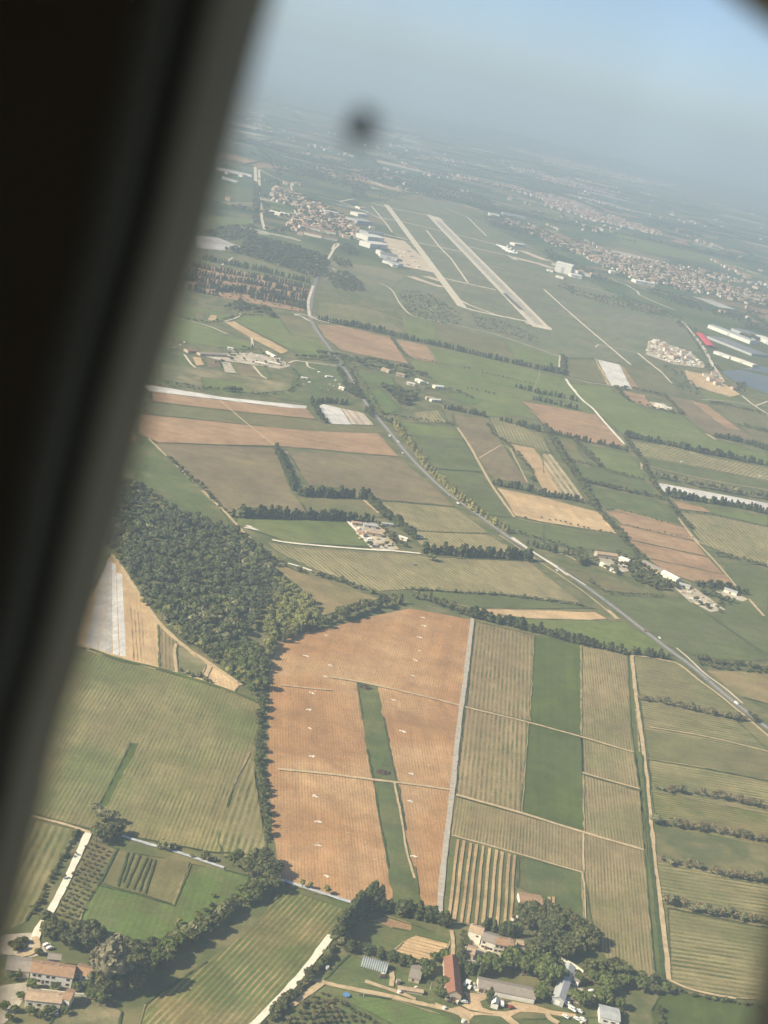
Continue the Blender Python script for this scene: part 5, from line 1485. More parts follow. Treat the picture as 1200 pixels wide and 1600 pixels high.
# middle-distance farms
FARM = ((((300, 62), (345, 68)), 7, 3.5, TERRL, "k", "small pale building at the top corner of the walled farm"), (((352, 72), (412, 80)), 8, 3.6, METAL, "k", "grey-roofed shed along the top of the walled farm"),
        (((318, 102), (352, 118)), 7, 3.4, TERRA, "k", "little tiled house on the left of the walled farm"), (((365, 108), (438, 120)), 9, 4, TERRL, "k", "main tiled house in the middle of the walled farm"),
        (((440, 66), (490, 70)), 6, 3, METAL, "k", "flat grey shed beside the walled farm's windbreak"), (((515, 125), (555, 138)), 6, 3, WALLB, "k", "white shed under the walled farm's windbreak"),
        (((150, 612), (195, 628)), 9, 5, TERRL, "e", "white house among dark trees above the bright meadow"), (((235, 642), (280, 652)), 9, 5, TERRL, "e", "pale farm building at the tree belt's end"),
        (((295, 690), (335, 698)), 10, 4, WALLB, "e", "bright white tent-like shed by the meadow farm"), (((335, 668), (362, 684)), 14, 4, WALLB, "e", "white shed with curved top right of the meadow farm"),
        (((445, 712), (492, 716)), 12, 5, WALLB, "e", "large white round-topped shed standing alone on grass"), (((398, 772), (440, 778)), 9, 5, TERRL, "e", "pale villa with terrace beside the small vineyard"), (((425, 782), (475, 784)), 8, 4, WALLB, "e", "white wing in front of the pale villa"),
        (((590, 118), (640, 132)), 14, 5, WALLB, "i", "white round-topped store on the brown plot"), (((640, 132), (682, 142)), 10, 4, WALLB, "i", "low white shed beside the round-topped store"),
        (((396, 215), (492, 228)), 12, 6, TERRL, "l", "reddish-roofed farm range beside the main road"), (((495, 236), (538, 252)), 14, 6, WALLB, "l", "white gabled barn at the roadside farm"), (((408, 250), (448, 268)), 6, 3, WALLB, "l", "small white shed in front of the farm range"), (((455, 275), (482, 287)), 6, 3, METAL, "l", "little grey shed in front of the roadside farm"),
        (((600, 252), (690, 298)), 13, 6, GREYT, "l", "long grey-roofed barn right of the roadside farm"), (((692, 298), (765, 336)), 13, 6, WALLB, "l", "white end barn of the long range by the roadside"), (((590, 268), (628, 290)), 7, 4, TERRL, "l", "tiled cottage left of the long roadside range"), (((780, 352), (830, 366)), 10, 4, METAL, "l", "grey shed beside the pale works yard"), (((990, 375), (1050, 395)), 10, 4, METAL, "l", "grey metal shed at the dark cypress line's foot"),
        (((150, 520), (205, 522)), 16, 4, REDT, "d", "red-roofed shed at the left end of the old works"), (((215, 535), (360, 542)), 14, 3.5, GREYT, "d", "long grey-brown shed at the old works"), (((505, 580), (560, 592)), 10, 4, WALLW, "d", "pale walled building at the old works' right end"), (((575, 575), (640, 590)), 8, 3, WALLW, "d", "low pale ruin at the old works"), (((565, 520), (612, 545)), 6, 3, WALLB, "d", "narrow white shed on the old works road"), (((955, 712), (982, 722)), 8, 4, WALLB, "d", "white cottage at the wood by the main road"), (((755, 658), (790, 664)), 7, 2.5, WALLB, "d", "low white caravan-like hut on the rough grass"), (((890, 652), (925, 656)), 7, 2.5, WALLB, "d", "second white hut on the rough grass nearer the road"), (((360, 500), (390, 506)), 8, 3, WALLB, "d", "tiny white shed beside the meadow path"))
for (a_, b_), dp_, h_, rf_, rg_, lb_ in FARM:
    house("farm_building", rg_, a_, b_, dp_ * .85, h_ * .85, h_ * .28, WALLW if rf_ in (WALLB, METAL) else WALLS, rf_, lb_, "building", (), [(.5, 2.4, 2.4, SHUT)])
# airport and works
AIR = ((((30, 474), (84, 480)), 40, 10, WALLB, WALLB, "b", "cream hangar farthest up the apron"), (((26, 515), (104, 524)), 55, 12, METAL, METAL, "b", "grey-roofed hangar below the cream one"), (((82, 606), (170, 614)), 55, 14, WALLB, WALLB, "b", "upper of the two bright white hangars by the apron"), (((94, 645), (188, 652)), 45, 14, WALLB, WALLB, "b", "lower of the two bright white hangars by the apron"),
       (((148, 695), (240, 715)), 60, 12, WALLB, DKMET, "b", "hangar with a dark flat roof beside the apron"), (((160, 720), (245, 745)), 30, 7, WALLB, METAL, "b", "low pale terminal block under the dark hangar"), (((85, 575), (165, 582)), 40, 10, METAL, DKMET, "b", "dark-roofed hangar behind the white pair"),
       (((1082, 768), (1168, 790)), 55, 30, WALLB, WALLB, "b", "huge white hangar right of the runway"), (((1172, 800), (1230, 812)), 40, 10, WALLB, WALLB, "b", "low white hall beside the huge hangar"), (((870, 632), (925, 640)), 30, 9, WALLB, WALLB, "b", "white shed beside the parked white airliners"), (((735, 470), (790, 482)), 60, 9, WALLB, WALLB, "b", "white warehouse left of the village road"), (((808, 464), (930, 490)), 45, 8, METAL, METAL, "b", "long grey warehouse beyond the airfield"),
       (((875, 385), (1100, 472)), 35, 10, WALLB, METAL, "f", "long white warehouse of the factory on the right"), (((1125, 440), (1260, 505)), 40, 10, WALLB, WALLB, "f", "white warehouse at the right end of the factory"), (((1000, 400), (1130, 450)), 70, 8, METAL, DKMET, "f", "grey flat factory roof behind the long warehouse"), (((870, 440), (1110, 535)), 75, 6, METAL, DKMET, "f", "wide dark grey panel roof of the factory"), (((905, 522), (990, 552)), 22, 6, WALLB, WALLB, "f", "white shed along the factory pond road"), (((995, 552), (1115, 595)), 22, 6, WALLW, WALLW, "f", "cream shed extending towards the pond"), (((490, 145), (595, 165)), 40, 9, WALLB, WALLB, "f", "white hall at the village edge"), (((355, 95), (380, 100)), 25, 10, WALLB, WALLB, "f", "white block in the trees before the village"))
AIR += ((((95, 540), (120, 545)), 25, 7, WALLW, METAL, "b", "small grey shed between the grey hangar and the dark-roofed one"), (((60, 560), (80, 565)), 25, 7, WALLW, TERRL, "b", "small tan-roofed block left of the dark-roofed hangar"), (((50, 620), (80, 628)), 25, 8, WALLW, METAL, "b", "grey-roofed block left of the white hangar pair"), (((125, 668), (150, 690)), 20, 9, WALLB, WALLB, "b", "narrow white block just left of the dark flat-roofed hangar"), (((40, 435), (75, 440)), 30, 7, WALLW, TERRL, "b", "tan-roofed block beyond the cream hangar"), (((190, 725), (215, 745)), 16, 6, WALLB, METAL, "b", "little white shed in front of the low terminal block"), (((1040, 765), (1075, 775)), 20, 6, WALLW, METAL, "b", "small grey shed left of the huge white hangar"), (((1090, 800), (1130, 812)), 16, 6, WALLW, WALLW, "b", "low cream shed in front of the huge white hangar"))
for (a_, b_), dp_, h_, wl_, rf_, rg_, lb_ in AIR:
    house("hangar", rg_, a_, b_, dp_, h_, h_ * .16, wl_, rf_, lb_, "hangar" if rg_ == "b" else "warehouse", (), [(.5, 12, h_ * .7, METAL)], ov=.6)


def red_canopy():
    A, B = pt("f", 832, 425), pt("f", 893, 494)
    L, rot, mid = frame_of(A, B)
    r = tag(empty("red_canopy", (mid[0], mid[1], ZB), rot), "bright red canopy roof beside the factory road", "canopy")
    mb = MB()
    n = 7
    rings = [[(-L / 2, 13 * (k / n - .5) * 2, 5 + 2.2 * math.sin(math.pi * k / n)) for k in range(n + 1)], [(L / 2, 13 * (k / n - .5) * 2, 5 + 2.2 * math.sin(math.pi * k / n)) for k in range(n + 1)]]
    rings = [[*q, *[(p[0], p[1], p[2] - .3) for p in reversed(q)]] for q in rings]
    mb.loft(rings).build("roof", REDP, r)
    for sx in (-.45, 0, .45):
        for sy in (-11, 11):
            MB().tube((sx * L, sy, -1), (sx * L, sy, 5.2), .25, .25, 6).build("post", METAL, r)


red_canopy()


def polytunnel():
    A, B = pt("t", 268, 690), pt("t", 442, 742)
    L, rot, mid = frame_of(A, B)
    r = tag(empty("polytunnel", (mid[0], mid[1], ZB - .2), rot), "grey-green ribbed polytunnel on the lawn below the conifer hedge", "polytunnel")
    D, n = 9.5, 12
    def arc(x, k=1.0): return [(x, D / 2 - D / 2 * k * math.cos(math.pi * q / n), 3.6 * k * math.sin(math.pi * q / n)) for q in range(n + 1)]
    mb = MB(); mb.loft([arc(-L / 2), arc(L / 2)], closed=False, cap=False); mb.build("cover", GREENM, r)
    for sx in (-.5, .5):
        a = arc(sx * L); MB().add(a, [tuple(range(n + 1)) if sx > 0 else tuple(reversed(range(n + 1)))]).build("end_wall", GLASSD if sx > 0 else WALLB, r)
    for q in range(12):
        x = -L / 2 + L * (q + .5) / 12
        mb = MB(); A1 = [(x - .3, p[1], p[2] + .03) for p in arc(0, 1.012)]; A2 = [(x + .3, p[1], p[2] + .03) for p in arc(0, 1.012)]
        mb.loft([A1, A2], closed=False, cap=False); mb.build("hoop", METAL, r)


polytunnel()


# village houses: one small mesh each, walls and roof of their own materials
TW = [simple("village_wall_%s" % n_, c_, .9, .1, .3, obj_random=.12) for n_, c_ in (("cream", (.60, .53, .42)), ("white", (.68, .65, .59)), ("ochre", (.50, .40, .30)))]
TR = [simple("village_roof_%s" % n_, c_, .9, .2, .4, obj_random=.22) for n_, c_ in (("orange", (.46, .275, .19)), ("tan", (.47, .355, .265)), ("brown", (.36, .205, .15)))]
_vm = []
for k in range(6):
    L_, D_, h_ = ((11, 8, 5), (14, 9, 5.5), (9, 8, 3.5), (18, 9, 6), (12, 11, 4), (10, 7, 6))[k]
    g1, g2 = gable_wall(L_, D_, h_, 1.8), gable_roof(L_, D_, h_, 1.8, .4)
    mb = MB().add(g1.v, g1.f, 0).add(g2.v, g2.f, 1)
    _vm.append((mb, mesh_np("house", mb.v, mb.f, [TW[k % 3], TR[k % 3]], mb.m)))
HOUSES = []


def village(reg, s, step, keep, grp, lab, rot=0.25, wig=.5):
    for x, y in area_pts(reg, s, step, .38, rot):
        if random.random() < keep: HOUSES.append((math.hypot(x, y), x, y, rot + random.choice((0, 0, 1.57)) + random.uniform(-wig, wig), grp, lab))


def village_at(reg, s, grp, lab):
    for x, y in pts(reg, s): HOUSES.append((math.hypot(x, y) * .5, x, y, random.uniform(-.5, .5), grp, lab))


village_at("a", "605,335 620,332 600,360 603,375 670,375 678,400 740,385 750,415 765,412 690,338 720,355 690,385 610,345 640,375 728,372", "red-roofed villas", "red-roofed villa in the small group among trees beyond the cypress nursery")
village_at("a", "700,510 712,525 705,545 715,550 750,575 745,470 760,480 690,520 1060,600 1030,525 945,500 960,515 1000,590 1085,560 1040,560 985,500 800,400 820,405 845,410 905,430 870,440", "houses by the airbase", "pale house scattered between the airbase hangars and barracks")
village("a", "600,330 640,320 740,350 800,395 900,425 960,470 1010,480 1060,560 1040,610 960,590 930,560 900,600 820,540 760,580 690,560 700,500 740,455 700,420 640,400 600,390", 22, .48, "houses by the airbase", "pale house scattered between the airbase hangars and barracks", .4)
GV = "village beyond the runway"
village("f", "215,0 330,0 560,25 700,65 860,105 950,150 1180,205 1260,230 1260,300 1060,252 900,212 760,192 640,162 500,132 420,105 330,60", 25, .6, "houses of the " + GV, "small pale house with terracotta roof in the large village beyond the runway")
village("c", "60,600 150,640 230,600 330,650 420,690 560,700 700,740 860,760 1000,790 1180,845 1000,830 860,800 700,780 520,740 400,740 340,760 230,700 130,650", 29, .5, "houses of the " + GV, "small pale house with terracotta roof in the large village beyond the runway")
village("b", "820,490 1000,530 1040,560 1190,640 1190,670 1100,640 1000,590 940,560 830,510", 34, .55, "houses of the near suburb", "pale house among trees between the airfield and the village")
BIG = []
for reg, s, st in (("c", "0,375 130,400 250,440 400,485 560,540 640,575 720,580 600,575 420,535 250,485 100,445 0,420", 34), ("c", "0,135 150,180 330,230 500,270 660,300 800,315 640,315 450,288 250,235 0,185", 62), ("c", "0,258 120,278 250,318 380,362 300,355 150,315 0,285", 46),
                   ("b", "420,240 600,260 760,300 900,320 1000,350 1200,395 1200,440 1060,400 900,350 700,300 560,285", 44), ("b", "780,200 900,215 1050,255 1200,300 1040,265 880,230", 50), ("b", "780,95 900,110 1050,145 1200,190 1200,205 1040,165 900,130", 70),
                   ("b", "220,30 340,45 450,75 330,60", 80), ("b", "330,145 560,175 680,205 560,195 380,165", 70), ("b", "500,90 660,130 600,115", 80), ("a", "540,20 700,60 800,80 650,50", 80), ("a", "560,10 720,60 900,110 1040,130 860,110 640,50", 95), ("a", "650,215 740,235 720,225 640,222", 40), ("a", "640,300 770,315 740,300", 32),
                   ("c", "600,430 720,480 900,540 760,510", 95), ("c", "560,390 820,400 760,410", 120), ("c", "1080,455 1170,475 1130,470", 60), ("c", "740,570 860,610 960,650 850,630", 40), ("c", "400,500 500,545 440,530", 40), ("c", "250,490 330,505 300,500", 36),
                   ("b", "1040,520 1130,545 1100,560", 40), ("c", "880,700 1000,750 1180,840 1060,800", 30), ("f", "560,470 780,520 850,580 700,560 590,520", 34), ("f", "880,620 1040,730 900,690", 34), ("f", "740,330 900,420 840,400", 55), ("f", "860,640 990,700 900,690", 40), ("f", "870,280 1000,310 1150,350 1150,370 1000,330", 60),
                   ("c", "40,730 160,760 280,800 230,800 80,760", 40), ("a", "330,110 1000,250 600,190", 160), ("c", "430,70 760,160 600,130", 200)):
    for x, y in area_pts(reg, s, st, .4, .25):
        if random.random() < .75: BIG.append((x, y, random.uniform(-.3, .8), random.uniform(.9, 1.3) * (1 + math.hypot(x, y) / 22000)))
rq = random.Random(21)
for q in range(150):                                   # hamlets, farms and sheds scattered over the far plain
    yy = rq.uniform(4600, 15000); xx = rq.uniform(-.17, .40) * yy
    if -.12 < xx / yy < .215 and yy < 7000: continue
    for k in range(rq.choice((1, 2, 3, 3, 5, 8))):
        BIG.append((xx + rq.gauss(0, 45), yy + rq.gauss(0, 40), rq.uniform(0, 3), rq.uniform(.9, 2.0)))
HOUSES.sort(key=lambda q: q[0])
for k, (D, x, y, rz, grp, lab) in enumerate(HOUSES):
    if k < 290:
        o = obj("house", _vm[random.randrange(6)][1])
        o.location = (x, y, ZB); o.rotation_euler = (0, 0, rz); s_ = random.uniform(.9, 1.25); o.scale = (s_, s_, s_)
        tag(o, lab, "house", grp)
    else:
        BIG.append((x, y, rz, random.uniform(.9, 1.25)))
Vs, Fs, Ms, off = [], [], [], 0
for x, y, rz, s_ in BIG:
    k = random.randrange(6); mb = _vm[k][0]
    V = np.array(mb.v) * s_; c, s = math.cos(rz), math.sin(rz)
    Q = np.stack([V[:, 0] * c - V[:, 1] * s + x, V[:, 0] * s + V[:, 1] * c + y, V[:, 2] + ZB], 1)
    Vs.append(Q); Fs += [tuple(i + off for i in f) for f in mb.f]; off += len(V)
    Ms += [(k % 3) + 3 * m_ for m_ in mb.m]
tag(obj("far_villages", mesh_np("far_villages", np.concatenate(Vs), Fs, TW + TR, Ms)), kind="stuff")
print("HOUSES", len(HOUSES), "far", len(BIG))
# barracks with red roofs
for n_, (a_, b_, lb_) in enumerate((((765, 535), (860, 555), "upper"), ((850, 525), (915, 535), "short"), ((860, 555), (940, 572), "right"), ((770, 570), (865, 592), "lower left"), ((868, 592), (950, 608), "lower right"), ((880, 455), (955, 468), "grey"), ((585, 455), (640, 470), "far white"), ((640, 465), (690, 476), "near white"))):
    lab = {"grey": "long pale block beside the airbase trees", "far white": "long white block at the meadow edge, left of a matching one", "near white": "long white block at the meadow edge, right of a matching one"}.get(lb_, f"{lb_} red-roofed barrack block left of the airport hangars")
    house("barrack_block", "a", a_, b_, 14, 7, 2.5, WALLW, REDT if n_ < 5 else WALLB, lab, "barracks")


# ------------------------------------------------------------------ vehicles, heaps and small things
def car_protos():
    out = {}
    for nm, L, Wd, H, mat in (("parked_car", 4.3, 1.75, 1.45, CARW), ("grey_car", 4.3, 1.75, 1.45, CARG), ("red_car", 4.1, 1.7, 1.45, CARR), ("white_van", 5.2, 2.0, 2.3, CARW)):
        van = H > 2
        prof = [(-.5, .25), (-.5, .62), (-.47, .70), (-.30, .72) if not van else (-.47, .9), (-.2, 1.0) if not van else (-.45, 1.0), (.18, 1.0), (.3, .70) if not van else (.36, .72), (.47, .60), (.5, .5), (.5, .25)]
        body = [(x * L, z * H) for x, z in prof]
        def rings(sc, ys):
            return [[(x, y * Wd / 2, z) for x, z in body] for y in ys]
        mb = MB().loft(rings(1, (-1, -.93, .93, 1)))
        gl = MB()
        zb, zt = .70 * H, .95 * H
        gl.box(-.24 * L, .17 * L, -Wd / 2 - .012, Wd / 2 + .012, zb + .02, zt - .02)
        gl.box((.22 if not van else .30) * L, (.275 if not van else .345) * L, -Wd * .40, Wd * .40, zb + .03, zt - .12)
        wh = []
        for sx in (-.31, .31):
            for sy in (-1, 1): wh.append(MB().tube((sx * L, sy * Wd * .40, .32), (sx * L, sy * Wd * .515, .32), .32, .32, 12))
        out[nm] = [("body", mesh_np("body", mb.v, mb.f, [mat])), ("window", mesh_np("window", gl.v, gl.f, [GLASSD]))] + [("wheel", mesh_np("wheel", q.v, q.f, [RUBB])) for q in wh]
    return out


CARS = car_protos()


def car(kind, reg, x, y, ang, label, group=None):
    p = pt(reg, x, y)
    r = tag(empty("parked_car" if kind != "white_van" else "van", (p[0], p[1], ZB + .02), math.radians(ang)), label, "car" if kind != "white_van" else "van", group)
    for nm, me in CARS[kind]: obj(nm, me, r)


GC = "white cars between the barn and the shed"
for x, y, lb in ((252, 655, "left of the four"), (268, 632, "farthest back of the four"), (288, 640, "right rear of the four"), (290, 682, "right front of the four")):
    car("parked_car", "w", x, y, 70, f"white car between the red barn and long shed, {lb}", GC)
car("parked_car", "w", 243, 805, 8, "white car parked at the foot of the red barn")
car("white_van", "w", 562, 825, 95, "white van on the traffic island beside the white tent")
car("red_car", "w", 645, 855, 30, "dark red car at the end of the traffic island")
for x, y, k_, lb in ((893, 1055, "parked_car", "top white car of the row along the metal hall"), (902, 1080, "parked_car", "second white car of the row along the metal hall"), (908, 1098, "grey_car", "grey car of the row along the metal hall"), (898, 1128, "parked_car", "lowest white car of the row along the metal hall"), (880, 1165, "white_van", "white van at the corner of the metal hall"),
                     (1022, 1098, "red_car", "red car at the right side of the car park"), (1036, 1128, "grey_car", "grey car at the right side of the car park"), (1046, 1075, "parked_car", "white car at the upper right corner of the car park"), (915, 1200, "white_van", "white van on the lane below the car park"), (962, 1210, "parked_car", "white car on the lane right of the van"), (870, 1247, "parked_car", "white car alone on the lower lane"), (945, 1262, "parked_car", "left white car of the pair on the lower lane"), (985, 1265, "parked_car", "right white car of the pair on the lower lane")):
    car(k_, "u", x, y, 20 if y < 1150 else -30, lb)
for x, y, lb in ((465, 1165, "leftmost"), (490, 1172, "middle"), (508, 1150, "rearmost")): car("parked_car", "q", x, y, 15, f"{lb} white car in front of the left farmhouse annexe", "cars at the left farm")
for x, y, lb in ((290, 915, "upper"), (310, 935, "lower")): car("parked_car", "q", x, y, 40, f"{lb} white car under trees where the white track ends", "cars at the track's end")
for rg, x, y, k_, lb in (("h", 373, 284, "white_van", "white van on the main road beside the poplars"), ("h", 441, 374, "parked_car", "white car on the main road below the van"), ("h", 690, 604, "grey_car", "grey car on the main road near the vine rows"), ("h", 738, 646, "white_van", "white van on the main road at the farm turning"), ("l", 210, 278, "parked_car", "white car on the main road by the canal bend"), ("l", 430, 415, "grey_car", "grey car on the main road beside the stubble strip"), ("l", 690, 595, "parked_car", "white car on the main road above the corner vineyard"), ("P", 520, 553, "parked_car", "white car on the main road beside the brown field")):
    car(k_, rg, x, y, -66, lb)
for rg, x, y, k_, lb in (("P", 572, 634, "grey_car", "grey car on the main road by the striped plastic field"), ("P", 622, 691, "parked_car", "white car on the main road halfway down the poplar line"), ("P", 716, 784, "red_car", "dark red car on the main road beside the last poplars"), ("P", 779, 829, "grey_car", "grey car on the main road above the canal bend"),
                       ("P", 1008, 988, "red_car", "dark red car on the main road by the dark green field"), ("P", 1105, 1063, "grey_car", "grey car on the main road beside the corner vineyard"), ("P", 1150, 1101, "white_van", "white van on the main road at the roadside trees")):
    car(k_, rg, x, y, -60, lb)
car("white_van", "i", 738, 423, 10, "white van standing in the pale vineyard"); car("white_van", "i", 1157, 501, 10, "white van on the green field's far side"); car("red_car", "h", 1100, 718, 10, "small vehicle at the corner of the pale stubble field")
car("grey_car", "k", 595, 250, 20, "dark vehicle on the track through the middle vineyard")

HEAP = simple("pale_stone_heap", (0.60, 0.56, 0.49), .9, .2, 1.5)
BRUSH = simple("dead_brush", (0.13, 0.085, 0.065), .95, .4, 1.0)


def heap_mesh(seed, spread=1.0, n=9, flat=.5):
    r = random.Random(seed); mb = MB()
    for q in range(n):
        x, y, s = r.gauss(0, .85 * spread), r.gauss(0, .5 * spread), r.uniform(.5, 1.1) * spread
        ring = []
        k = 7
        for (sc, z) in ((1.0, -.1), (.9, .35 * flat), (.45, .75 * flat), (.06, .9 * flat)):
            ring.append([(x + s * sc * math.cos(6.283 * a / k) * r.uniform(.8, 1.2), y + s * sc * .7 * math.sin(6.283 * a / k) * r.uniform(.8, 1.2), z * s) for a in range(k)])
        mb.loft(ring)
    return mb


HM = [mesh_np("stone_heap", *(lambda m_: (m_.v, m_.f))(heap_mesh(s)), [HEAP]) for s in range(5)]
HS = [mesh_np("stone_heap", *(lambda m_: (m_.v, m_.f))(heap_mesh(s + 50, .42, 3)), [HEAP]) for s in range(3)]
for s_, big in (("479,1025 517,1040 508,1057 488,1083 483,1109 484,1138 488,1182 492,1244 498,1284 498,1321 510,1369 656,996 656,1017 650,1032 646,1056 616,1094 630,1143 642,1209 642,1252 647,1338 510,993 663,978 661,965", True),
                ("703,980 704,1031 689,1051 668,1057 607,1039 581,1000 493,1080 536,1068 446,1085 537,1198 520,1215 553,1218 543,1301 569,1324 584,1343 624,1218 657,1230 670,1195 643,1085 672,1095 588,1068 496,1317 490,1320", False)):
    for x, y in pts("P", s_):
        o = obj("stone_heap", random.choice(HM if big else HS)); o.location = (x, y, .15); o.rotation_euler = (0, 0, random.uniform(-.5, .3)); q = random.uniform(.85, 1.3); o.scale = (q, q, q)
        if big: tag(o, "broad scattered white stone heap on the red ploughed field", "stone heap", "large stone heaps on the red field")
        else: tag(o, "tiny white stone heap on the red ploughed field", "stone heap", "tiny stone heaps on the red field")
for (x, y), lb in zip(pts("n", "605,236 690,655"), ("dark brush pile at the upper end of the grass strip", "dark brush pile halfway along the grass strip")):
    rg = np.random.default_rng(int(abs(x) * 10)); nn = rg.normal(0, 1, (260, 3)); nn[:, 2] = abs(nn[:, 2]); nn /= np.linalg.norm(nn, axis=1, keepdims=True)
    V, F = rand_quads(nn * rg.uniform(.3, 1, (260, 1)) * np.array([6.5, 5.0, 1.5]), nn, .5, rg)
    o = obj("brush_pile", mesh_np("brush_pile", V, F, [BRUSH])); o.location = (x, y, .3); tag(o, lb, "brush pile")
o = obj("stone_heap", HM[2]); x, y = pt("g", 655, 772); o.location = (x, y, .5); o.scale = (4, 4, 1.2); tag(o, "long white heap lying on the green field beside the pale track", "stone heap")


def tent():
    A, B = pt("w", 470, 845), pt("w", 528, 862); L, rot, mid = frame_of(A, B)
    r = tag(empty("white_tent", (mid[0], mid[1], ZB), rot), "white ridge tent standing on the traffic island", "tent")
    gable_wall(L, 7, 2.2, 0.01, 'y').build("wall", WALLB, r); gable_roof(L, 7, 2.2, 2.2, .2, .08, 'y').build("roof", WALLB, r)


tent()


def small(name, reg, x, y, label, cat, build):
    p = pt(reg, x, y); mbs = build(); r = tag(empty(name, (p[0], p[1], ZB - .3), .3), label, cat)
    for nm, mb, mt in mbs: mb.build(nm, mt, r)


small("trampoline", "t", 175, 887, "blue trampoline on the lawn above the young orchard", "trampoline", lambda: [("mat", MB().tube((0, 0, .8), (0, 0, .95), 2.1, 2.1, 16), BLUE)] + [("leg", MB().tube((1.8 * math.cos(a), 1.8 * math.sin(a), -.4), (1.8 * math.cos(a), 1.8 * math.sin(a), .8), .05, .05, 6), METAL) for a in (0, 1.57, 3.14, 4.71)])
for x, y, lb in ((290, 887, "single white post on the lawn near the blue trampoline"), (735, 845, "tall pale pole between the hut and the red barn")):
    small("garden_post", "t", x, y, lb, "post", lambda: [("pole", MB().tube((0, 0, -.5), (0, 0, 4.5), .12, .09, 8), WALLB), ("crossbar", MB().box(-.6, .6, -.06, .06, 3.9, 4.05), WALLB)])
for x, y, rg, lb in ((58, 1190, "u", "white cube-shaped tank on the lawn beside the yard track"), (185, 1278, "u", "white round tank at the bottom of the yard track"), (528, 868, "t", "white tank at the fork of the lawn tracks"), (345, 305, "t", "white tank under the corner cypresses"), (45, 705, "t", "white trailer box at the white track's hedge")):
    small("water_tank", rg, x, y, lb, "tank", lambda: [("tank", MB().tube((0, 0, 0), (0, 0, 1.7), 1.15, 1.15, 14), WALLB), ("lid", MB().tube((0, 0, 1.702), (0, 0, 1.9), .4, .35, 10), METAL)])
small("wood_pile", "t", 415, 762, "brown stack of boxes beside the polytunnel", "stack", lambda: [("stack", MB().box(-2, 2, -1, 1, 0, 1.2).box(-1.6, 1.7, -.8, .9, 1.203, 1.8), SHUT)])
small("rotary_shed", "t", 520, 800, "small dark box shed left of the grey hut", "shed", lambda: [("wall", MB().box(-1.2, 1.2, -1, 1, 0, 1.9), WALLS), ("roof", MB().box(-1.4, 1.4, -1.2, 1.2, 1.903, 2.05), GREYT)])
# stock in the builders' yard
BLK = []
for k in range(4):
    r = random.Random(k); mb = MB()
    for q in range(5): mb.box(-3 + q * 1.25, -2 + q * 1.25 + .1, -r.uniform(1, 3), r.uniform(1, 3), 0, r.uniform(1.2, 3.2))
    BLK.append(mesh_np("block_stack", mb.v, mb.f, [(WALLW, WALLS, WALLS, WALLB)[k]]))
for x, y in area_pts("f", "560,460 600,452 780,515 850,575 855,598 700,578 550,525", 12.5, .45, .3):
    if random.random() < .62:
        o = obj("block_stack", random.choice(BLK)); o.location = (x, y, ZB); o.rotation_euler = (0, 0, random.uniform(-.3, 1.8)); o.scale = (1.5, 1.3, 1.4)
        tag(o, "pale stack of blocks in the builders' yard left of the factory", "block stack", "block stacks in the builders' yard")
for reg, s, lb in (("l", "770,352 800,360 830,380 860,395 890,402 920,420 850,372 880,415 820,368 950,440 800,380 840,410", "grey-white stack in the works yard beside the roadside barns"), ("k", "330,80 355,95 400,100 420,128 380,130 340,128 395,65 450,150 420,155", "pale stack in the walled farm's yard"),
                   ("e", "-395,640 -350,650 -300,630", "x"), ("d", "60,470 90,455 110,480 80,495 50,490 130,465 395,515 430,520 460,530 490,525 520,540 600,555 640,560 660,580 590,585", "pale heap at the old works"), ("e", "250,632 270,640 320,655 400,685 350,675", "pale stack beside the meadow farm"), ("l", "425,240 440,262 470,275 480,262 560,268 590,285 640,300 610,262 680,345", "pale stack in the yard of the roadside farm"),
                   ("f", "765,620 800,660 830,690 860,680 900,690 940,700 970,710 880,650 820,705 775,670", "pale heap at the diggings by the pond"), ("d", "770,690 800,680 860,710 910,690 940,670 930,700 960,690 850,625 900,720", "white stack on the rough grass beside the main road")):
    if lb == "x": continue
    for x, y in pts(reg, s):
        o = obj("material_stack", random.choice(BLK)); o.location = (x, y, ZB); o.rotation_euler = (0, 0, random.uniform(-.3, 1.8)); q = random.uniform(.4, .9); o.scale = (q, q, q * .8)
        tag(o, lb, "stack", lb + "s")


